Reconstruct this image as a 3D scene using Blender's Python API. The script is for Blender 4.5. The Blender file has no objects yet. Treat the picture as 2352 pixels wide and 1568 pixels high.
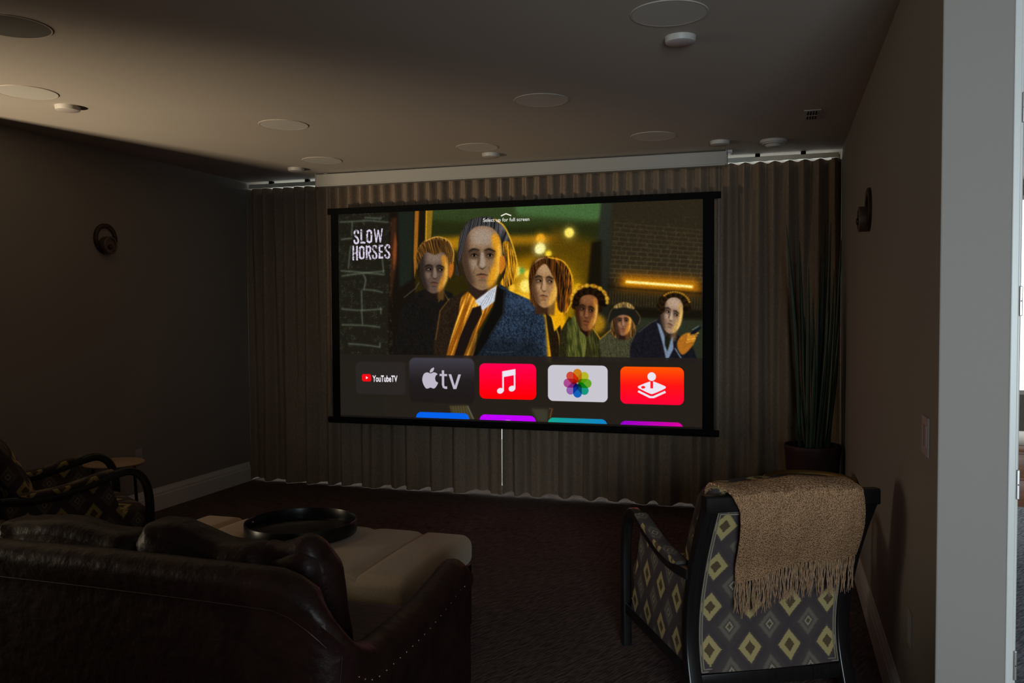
import bpy, bmesh, math, random
import numpy as np
from mathutils import Vector, Matrix, noise
PI = math.pi
sc = bpy.context.scene
col = sc.collection
random.seed(7)
H = 2.74          # ceiling height
W = 5.104         # room width
YE = -4.26        # near end of the right wall
YL = -3.42        # near end of the left wall

# ------------------------------------------------------------------ render look
sc.view_settings.view_transform = 'Standard'
sc.view_settings.look = 'None'
sc.view_settings.exposure = 0.0
sc.view_settings.gamma = 1.0
sc.view_settings.use_curve_mapping = False

# ------------------------------------------------------------------ materials
def sock(n, *names):
    for k in names:
        if k in n.inputs: return n.inputs[k]
def mat(name, c, rough=.6, metal=0., spec=.5, bump=None, var=None, sheen=0.):
    """c = linear base colour; bump=(scale,strength,dist[,stretch]); var=(scale,amount[,stretch])"""
    m = bpy.data.materials.new(name); m.use_nodes = True
    nt = m.node_tree; b = nt.nodes['Principled BSDF']
    b.inputs['Base Color'].default_value = (*c, 1); b.inputs['Roughness'].default_value = rough
    b.inputs['Metallic'].default_value = metal
    s = sock(b, 'Specular IOR Level', 'Specular')
    if s: s.default_value = spec
    if sheen:
        s = sock(b, 'Sheen Weight'); s.default_value = sheen
    tc = nt.nodes.new('ShaderNodeTexCoord')
    def tex(scale, stretch=None, detail=4.):
        t = nt.nodes.new('ShaderNodeTexNoise'); t.inputs['Scale'].default_value = scale; t.inputs['Detail'].default_value = detail
        mp = nt.nodes.new('ShaderNodeMapping')
        if stretch:
            mp.inputs['Scale'].default_value = stretch[:3]
            if len(stretch) > 3: mp.inputs['Rotation'].default_value = (0, 0, stretch[3])
        nt.links.new(tc.outputs['Object'], mp.inputs['Vector']); nt.links.new(mp.outputs[0], t.inputs['Vector'])
        return t
    if var:
        t = tex(var[0], var[2] if len(var) > 2 else None)
        r = nt.nodes.new('ShaderNodeValToRGB')
        a = var[1]
        r.color_ramp.elements[0].position = .3; r.color_ramp.elements[1].position = .7
        r.color_ramp.elements[0].color = (*[x * (1 - a) for x in c], 1)
        r.color_ramp.elements[1].color = (*[min(1, x * (1 + a)) for x in c], 1)
        nt.links.new(t.outputs['Fac'], r.inputs[0]); nt.links.new(r.outputs[0], b.inputs['Base Color'])
    if bump:
        t = tex(bump[0], bump[3] if len(bump) > 3 else None, 6.)
        bn = nt.nodes.new('ShaderNodeBump'); bn.inputs['Strength'].default_value = bump[1]; bn.inputs['Distance'].default_value = bump[2]
        nt.links.new(t.outputs['Fac'], bn.inputs['Height']); nt.links.new(bn.outputs[0], b.inputs['Normal'])
    return m
def math_n(nt, op, a, b=None):
    n = nt.nodes.new('ShaderNodeMath'); n.operation = op
    for i, v in enumerate((a, b)):
        if v is None: continue
        if isinstance(v, (int, float)): n.inputs[i].default_value = v
        else: nt.links.new(v, n.inputs[i])
    return n.outputs[0]

M = {}
M['wall'] = mat('wall_paint', (.235, .213, .196), .75, bump=(220, .15, .002))
M['ceiling'] = mat('ceiling_paint', (.43, .38, .34), .8, bump=(180, .12, .002))
M['white'] = mat('white_trim_paint', (.62, .61, .60), .35)
M['trimgrey'] = mat('baseboard_paint', (.60, .59, .58), .4)
M['grille'] = mat('speaker_grille_paint', (.52, .49, .46), .7, bump=(900, .3, .001))
M['darkgrille'] = mat('dark_speaker_cloth', (.12, .11, .10), .9)
M['case'] = mat('screen_case_white', (.32, .305, .29), .35)
M['track'] = mat('curtain_track_white', (.6, .58, .5), .4)
M['black'] = mat('black_masking', (.004, .004, .004), .9, spec=.1)
M['blackmetal'] = mat('black_lacquer', (.006, .006, .006), .28)
M['bronze'] = mat('bronze', (.055, .035, .025), .45, metal=.7)
M['bronze2'] = mat('bronze_light', (.12, .08, .06), .5, metal=.4)
M['brass'] = mat('aged_brass', (.34, .23, .085), .45, metal=.9)
M['slate'] = mat('table_inlay_dark_glass', (.05, .075, .07), .12)
M['oak'] = mat('pale_oak', (.42, .30, .19), .5, var=(6, .15, (1, 12, 1)))
M['wood'] = mat('espresso_wood', (.009, .0075, .008), .28, var=(8, .3, (14, 1, 1)))
M['cherry'] = mat('desk_wood', (.25, .10, .05), .4, var=(5, .2, (1, 1, 14)))
M['leather'] = mat('dark_brown_leather', (.019, .0062, .0055), .45, spec=.35, bump=(22, .5, .012), var=(9, .35))
M['stitch'] = mat('leather_piping', (.03, .012, .010), .45)
M['nail'] = mat('brass_nailhead', (.32, .22, .18), .38, metal=1.)
M['ottoman'] = mat('beige_linen', (.36, .25, .15), .9, bump=(420, .4, .002), var=(160, .12), sheen=.2)
M['pot'] = mat('dark_red_brown_pot', (.035, .012, .014), .5)
M['soil'] = mat('potting_soil', (.02, .014, .01), .95, bump=(60, .6, .01))
M['leaf'] = mat('snake_plant_green', (.010, .030, .012), .5, var=(14, .4, (3, 3, .4)))
M['plastic'] = mat('wall_plate_plastic', (.34, .31, .30), .4)
M['fitting'] = mat('ceiling_fitting_plastic', (.44, .41, .39), .5)
M['hole'] = mat('dark_slot', (.02, .02, .02), .8)
M['steel'] = mat('satin_steel', (.40, .38, .38), .35, metal=.8)
M['wire'] = mat('thin_steel_wire', (.25, .25, .25), .4, metal=.6)
M['piping'] = mat('fabric_piping', (.20, .17, .13), .8)

# carpet: dark brown cut pile with a fine diagonal rib
def carpet(name, c1, c2, rot, sc1=60.):
    m = mat(name, c1, .95, spec=.15); nt = m.node_tree; b = nt.nodes['Principled BSDF']
    tc = nt.nodes.new('ShaderNodeTexCoord'); mp = nt.nodes.new('ShaderNodeMapping')
    mr = nt.nodes.new('ShaderNodeMapping'); mr.inputs['Rotation'].default_value = (0, 0, -rot); mp.inputs['Scale'].default_value = (.20, 1, 1)
    nt.links.new(tc.outputs['Object'], mr.inputs[0]); nt.links.new(mr.outputs[0], mp.inputs[0])
    t = nt.nodes.new('ShaderNodeTexNoise'); t.inputs['Scale'].default_value = sc1; t.inputs['Detail'].default_value = 3
    nt.links.new(mp.outputs[0], t.inputs['Vector'])
    t2 = nt.nodes.new('ShaderNodeTexNoise'); t2.inputs['Scale'].default_value = 2.2; nt.links.new(tc.outputs['Object'], t2.inputs['Vector'])
    f = math_n(nt, 'ADD', math_n(nt, 'MULTIPLY', t.outputs['Fac'], .8), math_n(nt, 'MULTIPLY', t2.outputs['Fac'], .2))
    r = nt.nodes.new('ShaderNodeValToRGB'); r.color_ramp.elements[0].position = .38; r.color_ramp.elements[1].position = .62
    r.color_ramp.elements[0].color = (*c1, 1); r.color_ramp.elements[1].color = (*c2, 1)
    nt.links.new(f, r.inputs[0]); nt.links.new(r.outputs[0], b.inputs['Base Color'])
    bn = nt.nodes.new('ShaderNodeBump'); bn.inputs['Strength'].default_value = .8; bn.inputs['Distance'].default_value = .01
    nt.links.new(f, bn.inputs['Height']); nt.links.new(bn.outputs[0], b.inputs['Normal'])
    return m
M['carpet'] = carpet('brown_carpet', (.050, .033, .030), (.115, .080, .070), 1.15, 75.)
M['carpet2'] = carpet('blue_grey_carpet', (.10, .11, .14), (.30, .32, .38), 1.0, 80.)

# curtain cloth: taupe with vertical slub
M['curtain'] = mat('taupe_curtain_weave', (.215, .15, .102), .9, bump=(300, .35, .003, (1, 1, .5)), var=(140, .22, (1, 1, .35)), sheen=.1)

# ikat: rows of cream diamonds with brown hearts, grey concentric diamonds between them
def ikat():
    m = mat('ikat_diamond_fabric', (.2, .17, .15), .9, spec=.2); nt = m.node_tree; b = nt.nodes['Principled BSDF']
    uv = nt.nodes.new('ShaderNodeUVMap'); uv.uv_map = 'UVMap'
    sp = nt.nodes.new('ShaderNodeSeparateXYZ'); nt.links.new(uv.outputs[0], sp.inputs[0])
    mp = nt.nodes.new('ShaderNodeMapping'); mp.inputs['Scale'].default_value = (18, 420, 1); nt.links.new(uv.outputs[0], mp.inputs[0])
    nz = nt.nodes.new('ShaderNodeTexNoise'); nz.inputs['Scale'].default_value = 1.; nz.inputs['Detail'].default_value = 1
    nt.links.new(mp.outputs[0], nz.inputs['Vector'])
    jag = math_n(nt, 'MULTIPLY', math_n(nt, 'SUBTRACT', nz.outputs['Fac'], .5), .30)
    P_, Q_ = .165, .17
    def lattice(ou, ov, a, bb):
        u = math_n(nt, 'DIVIDE', math_n(nt, 'ADD', sp.outputs[0], ou), P_); v = math_n(nt, 'DIVIDE', math_n(nt, 'ADD', sp.outputs[1], ov), Q_)
        fu = math_n(nt, 'ABSOLUTE', math_n(nt, 'SUBTRACT', math_n(nt, 'FRACT', u), .5)); fv = math_n(nt, 'ABSOLUTE', math_n(nt, 'SUBTRACT', math_n(nt, 'FRACT', v), .5))
        d = math_n(nt, 'ADD', math_n(nt, 'MULTIPLY', fu, P_ / a), math_n(nt, 'MULTIPLY', fv, Q_ / bb))
        return math_n(nt, 'ADD', d, jag)
    dA = lattice(0, 0, .047, .058); dB = lattice(P_ / 2, Q_ / 2, .047, .060)
    def ramp(d, stops):
        r = nt.nodes.new('ShaderNodeValToRGB'); r.color_ramp.interpolation = 'LINEAR'
        e = r.color_ramp.elements
        while len(e) < len(stops): e.new(.5)
        for k, (p, c) in enumerate(stops): e[k].position = p; e[k].color = (*c, 1)
        nt.links.new(math_n(nt, 'DIVIDE', d, 2.), r.inputs[0]); return r.outputs[0]
    cream = (.34, .265, .115); brown = (.085, .055, .030); gr = (.064, .048, .046); gr2 = (.125, .105, .082); pur = (.050, .037, .042)
    A = ramp(dA, [(0, brown), (.215, brown), (.245, cream), (.48, cream), (.53, gr), (.70, pur), (.9, gr)])
    B = ramp(dB, [(0, brown), (.09, brown), (.11, (.26, .23, .17)), (.17, (.22, .19, .15)), (.20, gr), (.32, gr2), (.42, gr2), (.52, gr), (1, pur)])
    lt = math_n(nt, 'LESS_THAN', dA, dB)
    mx = nt.nodes.new('ShaderNodeMixRGB'); nt.links.new(lt, mx.inputs[0]); nt.links.new(B, mx.inputs[1]); nt.links.new(A, mx.inputs[2])
    nt.links.new(mx.outputs[0], b.inputs['Base Color'])
    bn = nt.nodes.new('ShaderNodeBump'); bn.inputs['Strength'].default_value = .25; bn.inputs['Distance'].default_value = .002
    nt.links.new(nz.outputs['Fac'], bn.inputs['Height']); nt.links.new(bn.outputs[0], b.inputs['Normal'])
    return m
M['ikat'] = ikat()

# knitted throw
def knit():
    m = mat('tan_knit', (.36, .23, .13), .95, spec=.1, sheen=0.); nt = m.node_tree; b = nt.nodes['Principled BSDF']
    uv = nt.nodes.new('ShaderNodeUVMap'); uv.uv_map = 'UVMap'
    v = nt.nodes.new('ShaderNodeTexVoronoi'); v.inputs['Scale'].default_value = 300.
    mp = nt.nodes.new('ShaderNodeMapping'); mp.inputs['Scale'].default_value = (1, .7, 1); mp.inputs['Rotation'].default_value = (0, 0, .5)
    nt.links.new(uv.outputs[0], mp.inputs[0]); nt.links.new(mp.outputs[0], v.inputs['Vector'])
    r = nt.nodes.new('ShaderNodeValToRGB'); r.color_ramp.elements[0].position = .1; r.color_ramp.elements[1].position = .75
    r.color_ramp.elements[0].color = (.66, .385, .215, 1); r.color_ramp.elements[1].color = (.19, .098, .050, 1)
    nt.links.new(v.outputs['Distance'], r.inputs[0])
    nt.links.new(r.outputs[0], b.inputs['Base Color'])
    bn = nt.nodes.new('ShaderNodeBump'); bn.inputs['Strength'].default_value = .9; bn.inputs['Distance'].default_value = .006; bn.invert = True
    nt.links.new(v.outputs['Distance'], bn.inputs['Height']); nt.links.new(bn.outputs[0], b.inputs['Normal'])
    return m
M['knit'] = knit()
M['fringe'] = mat('tan_yarn', (.26, .15, .085), .95, var=(300, .4))

def glass():
    m = bpy.data.materials.new('window_glass'); m.use_nodes = True; nt = m.node_tree; nt.nodes.clear()
    o = nt.nodes.new('ShaderNodeOutputMaterial'); t = nt.nodes.new('ShaderNodeBsdfTransparent'); g = nt.nodes.new('ShaderNodeBsdfGlossy')
    g.inputs['Roughness'].default_value = .02; x = nt.nodes.new('ShaderNodeMixShader'); x.inputs[0].default_value = .06
    nt.links.new(t.outputs[0], x.inputs[1]); nt.links.new(g.outputs[0], x.inputs[2]); nt.links.new(x.outputs[0], o.inputs[0]); return m
M['glass'] = glass()

# ------------------------------------------------------------------ mesh helpers
def box_uv(me):
    uv = me.uv_layers.get('UVMap') or me.uv_layers.new(name='UVMap')
    for p in me.polygons:
        n = p.normal; a = max(range(3), key=lambda i: abs(n[i]))
        for li in p.loop_indices:
            c = me.vertices[me.loops[li].vertex_index].co
            uv.data[li].uv = ((c.y, c.z), (c.x, c.z), (c.x, c.y))[a]
def link(name, bm, m, parent=None, smooth=True, uv=True, loc=None):
    bmesh.ops.recalc_face_normals(bm, faces=bm.faces)
    me = bpy.data.meshes.new(name); bm.to_mesh(me); bm.free()
    if smooth:
        for p in me.polygons: p.use_smooth = True
        try: me.set_sharp_from_angle(angle=math.radians(38))
        except Exception: pass
    if uv: box_uv(me)
    for k in (m if isinstance(m, (list, tuple)) else [m]): me.materials.append(k)
    o = bpy.data.objects.new(name, me); col.objects.link(o)
    if parent: o.parent = parent
    if loc: o.location = loc
    return o
def tag(o, label=None, cat=None, group=None, kind=None):
    for k, v in (('label', label), ('category', cat), ('group', group), ('kind', kind)):
        if v: o[k] = v
    return o
def empty(name, loc, rz=0., **kw):
    o = bpy.data.objects.new(name, None); o.empty_display_size = .1; col.objects.link(o); o.location = loc; o.rotation_euler = (0, 0, rz)
    return tag(o, **kw)
def box(bm, x0, x1, y0, y1, z0, z1, bev=0., seg=2, mi=0):
    r = bmesh.ops.create_cube(bm, size=1.)
    vs = r['verts']
    for v in vs: v.co = Vector(((x0 + x1) / 2 + v.co.x * (x1 - x0), (y0 + y1) / 2 + v.co.y * (y1 - y0), (z0 + z1) / 2 + v.co.z * (z1 - z0)))
    fs = list({f for v in vs for f in v.link_faces})
    for f in fs: f.material_index = mi
    if bev:
        es = list({e for v in vs for e in v.link_edges})
        bmesh.ops.bevel(bm, geom=es, offset=bev, segments=seg, affect='EDGES', profile=.5)
    return bm
def B(*a, **k): return box(bmesh.new(), *a, **k)
def lathe(bm, prof, n=48, c=(0, 0), axis='z', cap=True):
    """prof = [(r,z)...] bottom->top"""
    rings = []
    for r, z in prof:
        rings.append([bm.verts.new((c[0] + r * math.cos(2 * PI * i / n), c[1] + r * math.sin(2 * PI * i / n), z)) for i in range(n)])
    for a, b in zip(rings, rings[1:]):
        for i in range(n): bm.faces.new((a[i], a[(i + 1) % n], b[(i + 1) % n], b[i]))
    if cap:
        if prof[0][0] > 1e-5: bm.faces.new(rings[0])
        if prof[-1][0] > 1e-5: bm.faces.new(list(reversed(rings[-1])))
    return bm
def sweep(bm, pts, prof, up=Vector((0, 0, 1)), closed_ends=True, scale=None, side=None):
    """pts 3D path; prof [(a,b)..] closed section in (side, normal) frame; side = fixed side vector (planar path)"""
    pts = [Vector(p) for p in pts]; rings = []
    for i, p in enumerate(pts):
        t = (pts[min(i + 1, len(pts) - 1)] - pts[max(i - 1, 0)]).normalized()
        s = Vector(side) if side is not None else t.cross(up).normalized()
        n = s.cross(t).normalized(); k = scale[i] if scale else 1.
        kk = k if isinstance(k, (tuple, list)) else (k, k)
        rings.append([bm.verts.new(p + s * a * kk[0] + n * b * kk[1]) for a, b in prof])
    m = len(prof)
    for a, b in zip(rings, rings[1:]):
        for i in range(m): bm.faces.new((a[i], a[(i + 1) % m], b[(i + 1) % m], b[i]))
    if closed_ends:
        bm.faces.new(list(reversed(rings[0]))); bm.faces.new(rings[-1])
    return bm
def rrect(w, h, r, n=3):
    out = []
    for cx, cy, a0 in ((w / 2 - r, h / 2 - r, 0), (-w / 2 + r, h / 2 - r, 90), (-w / 2 + r, -h / 2 + r, 180), (w / 2 - r, -h / 2 + r, 270)):
        for i in range(n + 1):
            a = math.radians(a0 + 90 * i / n); out.append((cx + r * math.cos(a), cy + r * math.sin(a)))
    return out
def circ(r, n=12): return [(r * math.cos(2 * PI * i / n), r * math.sin(2 * PI * i / n)) for i in range(n)]
def spline(pts, n=8):
    P = [Vector(p) for p in pts]; P = [2 * P[0] - P[1]] + P + [2 * P[-1] - P[-2]]; out = []
    for i in range(1, len(P) - 2):
        for k in range(n):
            t = k / n; a, b, c, d = P[i - 1:i + 3]
            out.append(.5 * ((2 * b) + (c - a) * t + (2 * a - 5 * b + 4 * c - d) * t * t + (-a + 3 * b - 3 * c + d) * t ** 3))
    out.append(P[-2]); return out
def cushion(bm, sx, sy, sz, r, n=14, puff=.0, wr=.0, seed=0., c=(0, 0, 0), fn=None):
    """soft rounded block centred on c; puff bulges the faces, wr adds wrinkles"""
    tmp = bmesh.new(); bmesh.ops.create_cube(tmp, size=2.)
    bmesh.ops.subdivide_edges(tmp, edges=tmp.edges[:], cuts=n, use_grid_fill=True)
    hs = Vector((sx / 2, sy / 2, sz / 2)); vm = {}
    for v in tmp.verts:
        q = Vector([math.sin(v.co[i] * PI / 2 * .98) / math.sin(PI / 2 * .98) for i in range(3)])
        p = Vector((q.x * hs.x, q.y * hs.y, q.z * hs.z))
        inner = Vector([max(-hs[i] + r, min(hs[i] - r, p[i])) for i in range(3)]); d = p - inner
        if d.length > 1e-6: p = inner + d.normalized() * r
        if puff:
            e = [1 - abs(q[i]) ** 2.5 for i in range(3)]
            p.z += math.copysign(puff * e[0] * e[1], q.z) * (abs(q.z) ** 3)
            p.y += math.copysign(puff * e[0] * e[2], q.y) * (abs(q.y) ** 3)
            p.x += math.copysign(puff * .5 * e[1] * e[2], q.x) * (abs(q.x) ** 3)
        if wr:
            nn = p.normalized() if p.length > 0 else Vector((0, 0, 1))
            a = noise.noise(Vector((p.x * 7 + seed, p.y * 7, p.z * 3 + seed))) + .6 * noise.noise(Vector((p.x * 22 + p.z * 14 + seed * 3, p.y * 9, p.z * 5)))
            p += nn * wr * a
        if fn: p = fn(p, q)
        vm[v] = bm.verts.new(p + Vector(c))
    for f in tmp.faces: bm.faces.new([vm[v] for v in f.verts])
    tmp.free(); return bm
def struct(name, bm, m, **k): return tag(link(name, bm, m, smooth=False, **k), kind='structure')

# ------------------------------------------------------------------ setting
# theatre floor, floor of the room next door
struct('floor', B(-3.2, 7.7, -9.2, YE + .10, -.1, 0), M['carpet'])
o = struct('floor', box(B(-.2, W + .02, YE + .10, .3, -.1, 0), -3.2, -.2, YE + .10, .3, -.1, 0), M['carpet'])
struct('floor', B(W + .02, 9.2, YE + .10, 2.2, -.1, 0), M['carpet2'])
struct('ceiling', B(-3.2, 9.2, -9.2, 2.2, H, H + .1), M['ceiling'])
struct('wall_left', B(-.16, 0, YL, .12, 0, H), M['wall'])
bm = bmesh.new(); box(bm, W, W + .18, YE, .24, 0, H, bev=.004)
struct('wall_right', bm, M['wall'])
# short returns beside the big window, and the outer shell of the house
struct('wall_back', B(-3.2, .0, .12, .24, 0, H), M['wall'])
bm = bmesh.new()      # rear wall of the hall with the window that lights it
box(bm, -3.2, 5.1, -9.3, -9.2, 0, H); box(bm, 6.5, 7.7, -9.3, -9.2, 0, H); box(bm, 5.1, 6.5, -9.3, -9.2, 0, .7); box(bm, 5.1, 6.5, -9.3, -9.2, 2.25, H)
struct('wall_rear', bm, M['wall'])
struct('wall_rear', B(-3.2, 4.76, -7.36, -7.2, 0, H), M['wall'])      # unseen rear wall, added to block hall light left of the camera
bm = bmesh.new()      # far side of the open space to the left, with a window opening
box(bm, -3.3, -3.2, -9.2, -6.6, 0, H); box(bm, -3.3, -3.2, -5.4, .24, 0, H); box(bm, -3.3, -3.2, -6.6, -5.4, 0, .9); box(bm, -3.3, -3.2, -6.6, -5.4, 2.1, H)
struct('wall_side', bm, M['wall'])
bm = bmesh.new()      # hall wall to the right of the camera
box(bm, 7.6, 7.7, -9.2, YE + .2, 0, H)
struct('wall_hall', bm, M['wall'])
# wall between hall and study, with the cased door opening
DX0, DX1, DZ = 5.318, 6.16, 2.40
bm = bmesh.new()
box(bm, DX1 + .01, 7.6, YE + .04, YE + .16, 0, H); box(bm, W + .18, DX1 + .01, YE + .04, YE + .16, DZ + .02, H)
struct('wall_front', bm, M['wall'])
d = empty('door_1', (DX0, YE + .1, 0), kind='structure')
def dpart(nm, b_, m_): return link(nm, b_, m_, d, smooth=False, loc=(-DX0, -YE - .1, 0))
bm = bmesh.new()   # casing: flat board, bead and stop, left upright, right upright, head
box(bm, 5.286, 5.306, YE + .012, YE + .04, 0, DZ + .06, bev=.003); box(bm, 5.3, 5.312, YE + .018, YE + .05, 0, DZ + .05, bev=.003)
box(bm, DX1, DX1 + .09, YE + .012, YE + .04, 0, DZ + .09, bev=.003); box(bm, 5.286, DX1 + .09, YE + .012, YE + .04, DZ + .01, DZ + .10, bev=.003)
dpart('door_casing', bm, M['white'])
bm = bmesh.new()
box(bm, 5.296, DX0, YE + .04, YE + .19, 0, DZ, bev=.002); box(bm, DX0, DX0 + .008, YE + .10, YE + .14, 0, DZ - .03, bev=.002)
box(bm, DX1 - .02, DX1, YE + .04, YE + .18, 0, DZ, bev=.002); box(bm, 5.296, DX1, YE + .04, YE + .18, DZ - .02, DZ, bev=.002)
dpart('door_jamb', bm, M['white'])
for z in (2.11, 1.575, 1.06, .545):
    bm = B(5.3075, 5.3160, YE + .012, YE + .018, z - .042, z + .042, bev=.002)
    h_ = dpart('hinge', bm, M['steel'])
    bm = bmesh.new()
    lathe(bm, [(.0018, 0), (.0018, .0015)], 10)
    bmesh.ops.rotate(bm, verts=bm.verts, cent=(0, 0, 0), matrix=Matrix.Rotation(PI / 2, 3, 'X'))
    bmesh.ops.translate(bm, verts=bm.verts, vec=(5.3118, YE + .0122, z))
    link('screw', bm, M['hole'], h_, smooth=False)
# study beyond the door: walls with a window
bm = bmesh.new()
box(bm, 9.1, 9.2, YE + .16, 2.2, 0, H); struct('wall_side', bm, M['wall'])
bm = bmesh.new()
box(bm, W + .18, 5.6, 2.1, 2.2, 0, H); box(bm, 8.4, 9.1, 2.1, 2.2, 0, H); box(bm, 5.6, 8.4, 2.1, 2.2, 0, .75); box(bm, 5.6, 8.4, 2.1, 2.2, 2.6, H)
struct('wall_far', bm, M['wall'])
wn = empty('window_2', (7.0, 2.15, .75), kind='structure')
bm = bmesh.new()
for x in (5.6, 7.0, 8.36): box(bm, x - 7.0, x + .04 - 7.0, -.04, .03, 0, 1.85)
for z in (0, 1.81): box(bm, -1.4, 1.4, -.04, .03, z, z + .04)
link('window_frame', bm, M['white'], wn, smooth=False); link('pane', B(-1.38, 1.38, -.01, -.004, .02, 1.83), M['glass'], wn, smooth=False)

# baseboards: tall board with stepped cap
def baseboard(name, x_wall, sgn, y0, y1):
    prof = [(0, 0), (.016, 0), (.016, .115), (.013, .125), (.013, .14), (.006, .165), (.004, .178), (0, .178)]
    bm = bmesh.new(); r = []
    for y in (y0, y1): r.append([bm.verts.new((x_wall + sgn * a, y, z)) for a, z in prof])
    for i in range(len(prof)): bm.faces.new((r[0][i], r[0][(i + 1) % len(prof)], r[1][(i + 1) % len(prof)], r[1][i]))
    bm.faces.new(r[0]); bm.faces.new(list(reversed(r[1])))
    struct(name, bm, M['trimgrey'])
baseboard('baseboard_left', 0, 1, YL, -.13); baseboard('baseboard_right', W, -1, YE + .01, -.13)

# floor-to-ceiling window behind the curtains
wn = empty('window_1', (W / 2, .18, 0), kind='structure')
bm = bmesh.new()
for x in (-2.55, -1.30, -.03, 1.25, 2.49): box(bm, x, x + .06, -.04, .04, .0, H, bev=.003)
box(bm, -2.552, 2.552, -.05, .06, 0, .035); box(bm, -2.552, 2.552, -.04, .04, H - .012, H)
link('window_frame', bm, M['white'], wn, smooth=False)
for i in range(4):
    x0 = (-2.49, -1.24, .03, 1.31)[i]; x1 = (-1.30, -.03, 1.25, 2.49)[i]
    link('pane', B(x0, x1, -.004, .004, .03, H - .01), M['glass'], wn, smooth=False)
struct('floor', B(-3.2, 9.2, .3, 3.2, -.14, -.04), mat('pale_patio_concrete', (.55, .55, .52), .8, bump=(40, .3, .01)))

# ------------------------------------------------------------------ curtains
def lerp(a, b, t): return a + (b - a) * t
def cfold(x, z):
    """depth of the curtain cloth at x, z"""
    t = max(0., min(1., z / 2.66)); k = t ** 1.9
    jx = .02 * noise.noise(Vector((x * 1.7, 3.1, 0)))
    top = .042 * math.sin(2 * PI * (x + jx * .3) / .108)
    n1 = noise.noise(Vector((x * 3.3 + 7.7, .4, z * .12))); n2 = noise.noise(Vector((x * 7.5, 9.2, z * .2)))
    w = .19 + .05 * noise.noise(Vector((x * .5, 5.5, 0)))
    s = math.sin(2 * PI * x / .216 + 3.3 * n1); s = math.copysign(abs(s) ** .55, s)
    bot = .040 * s + .026 * n2 + .012 * math.sin(2 * PI * x / .108)
    return top * k + bot * (1 - k)
def curtain(x0, x1, label):
    nx = int((x1 - x0) / .0085); zs = [0, .004, .03, .1, .25, .45, .7, 1.0, 1.3, 1.6, 1.9, 2.15, 2.35, 2.5, 2.6, 2.655, 2.667]
    bm = bmesh.new(); rows = []
    for z in zs:
        row = []
        for i in range(nx + 1):
            g_ = .0022 * max(0., 1 - z / 1.7); x = lerp(x0 + (g_ if x0 > 1 else 0), x1 - (g_ if x1 < 3 else 0), i / nx)
            hem = .004 + .018 * math.exp(-((x - 2.5) / 1.1) ** 2) + .012 * noise.noise(Vector((x * 2.6, 1.3, 0))) + .24 * (cfold(x, 0)); hem = max(hem, .003)
            sc_ = .006 * math.cos(2 * PI * x / .108) * (1 if z > 2.6 else 0)
            zz = hem + (z / 2.667) * (2.673 - hem) + sc_
            row.append(bm.verts.new((x, cfold(x, z), zz)))
        rows.append(row)
    for a, b in zip(rows, rows[1:]):
        for i in range(nx): bm.faces.new((a[i], a[i + 1], b[i + 1], b[i]))
    bmesh.ops.recalc_face_normals(bm, faces=bm.faces[:]); bm.normal_update(); bmesh.ops.solidify(bm, geom=bm.faces[:], thickness=.002)
    o = link('curtain', bm, M['curtain']); o.location = (0, -.085, 0)
    return tag(o, label, 'curtain', 'floor length curtains on the window wall')
curtain(.0006, 2.4515, 'taupe pleated floor length curtain left of the centre gap, beside the left wall')
curtain(2.4522, 5.1034, 'taupe pleated floor length curtain right of the centre gap, behind the tall plant')
tr = empty('curtain_track', (W / 2, -.085, 2.70), label='white curtain track under the ceiling above the taupe curtains', cat='curtain track')
link('rail', B(-2.53, 2.53, -.018, .018, -.018, .018, bev=.003), M['track'], tr, smooth=False)
for x in (-2.3, -1.93, -.9, 0, .9, 1.95, 2.28):
    link('bracket', B(x - .018, x + .018, -.02, .02, .014, .04, bev=.003), M['black'], tr, smooth=False)

# ------------------------------------------------------------------ ceiling fittings
def disc_mesh(r, h, rim=.006):
    return lathe(bmesh.new(), [(r - rim, -h), (r - .001, -h + .002), (r, 0)], 64)
spk_src = None
SP = [(.80, -3.27, 'large round in-ceiling speaker at the left picture edge, beside a small puck light'),
      (1.63, -4.13, 'dark round in-ceiling speaker cut off by the top left corner of the picture'),
      (1.66, -2.13, 'round in-ceiling speaker standing alone on the bright strip left of the screen'),
      (1.24, -.91, 'faint round in-ceiling speaker just above the left end of the screen case'),
      (2.57, -1.03, 'round in-ceiling speaker near the middle of the screen case, just behind a puck light'),
      (3.38, -2.23, 'round in-ceiling speaker in the middle of the ceiling, away from any puck light'),
      (3.84, -1.02, 'faint round in-ceiling speaker near the right half of the screen case'),
      (4.24, -3.44, 'large round in-ceiling speaker at the top of the picture beside a puck light')]
for i, (x, y, lb) in enumerate(SP):
    e = empty('ceiling_speaker', (x, y, H), label=lb, cat='ceiling speaker', group='round in-ceiling speakers')
    if spk_src is None:
        bm = bmesh.new(); n = 64
        lathe(bm, [(.155, 0), (.155, -.002), (.152, -.004), (.147, -.0035), (.147, -.002)], 64, cap=False)
        ring = link('rim', bm, M['ceiling'], e)
        g = link('grille', lathe(bmesh.new(), [(.1465, -.003), (.146, -.0005)], 64), M['grille'], e)
        spk_src = (ring, g)
    else:
        for s_ in spk_src:
            c = s_.copy(); c.parent = e; col.objects.link(c)
            if i == 1 and s_.name.startswith('grille'):
                c.data = s_.data.copy(); c.data.materials[0] = M['darkgrille']; c['label'] = 'dark speaker cloth'
PK = [(.76, -2.95, 'small white puck light on the bright left strip beside the big speaker'),
      (.85, -.65, 'small puck light above the left curtain by the screen case end'),
      (2.58, -.75, 'small puck light in front of the middle of the screen case'),
      (4.25, -3.12, 'largest small white puck light, near the top of the picture below a speaker'),
      (4.26, -.69, 'small puck light at the right end of the screen case')]
src = None
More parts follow.
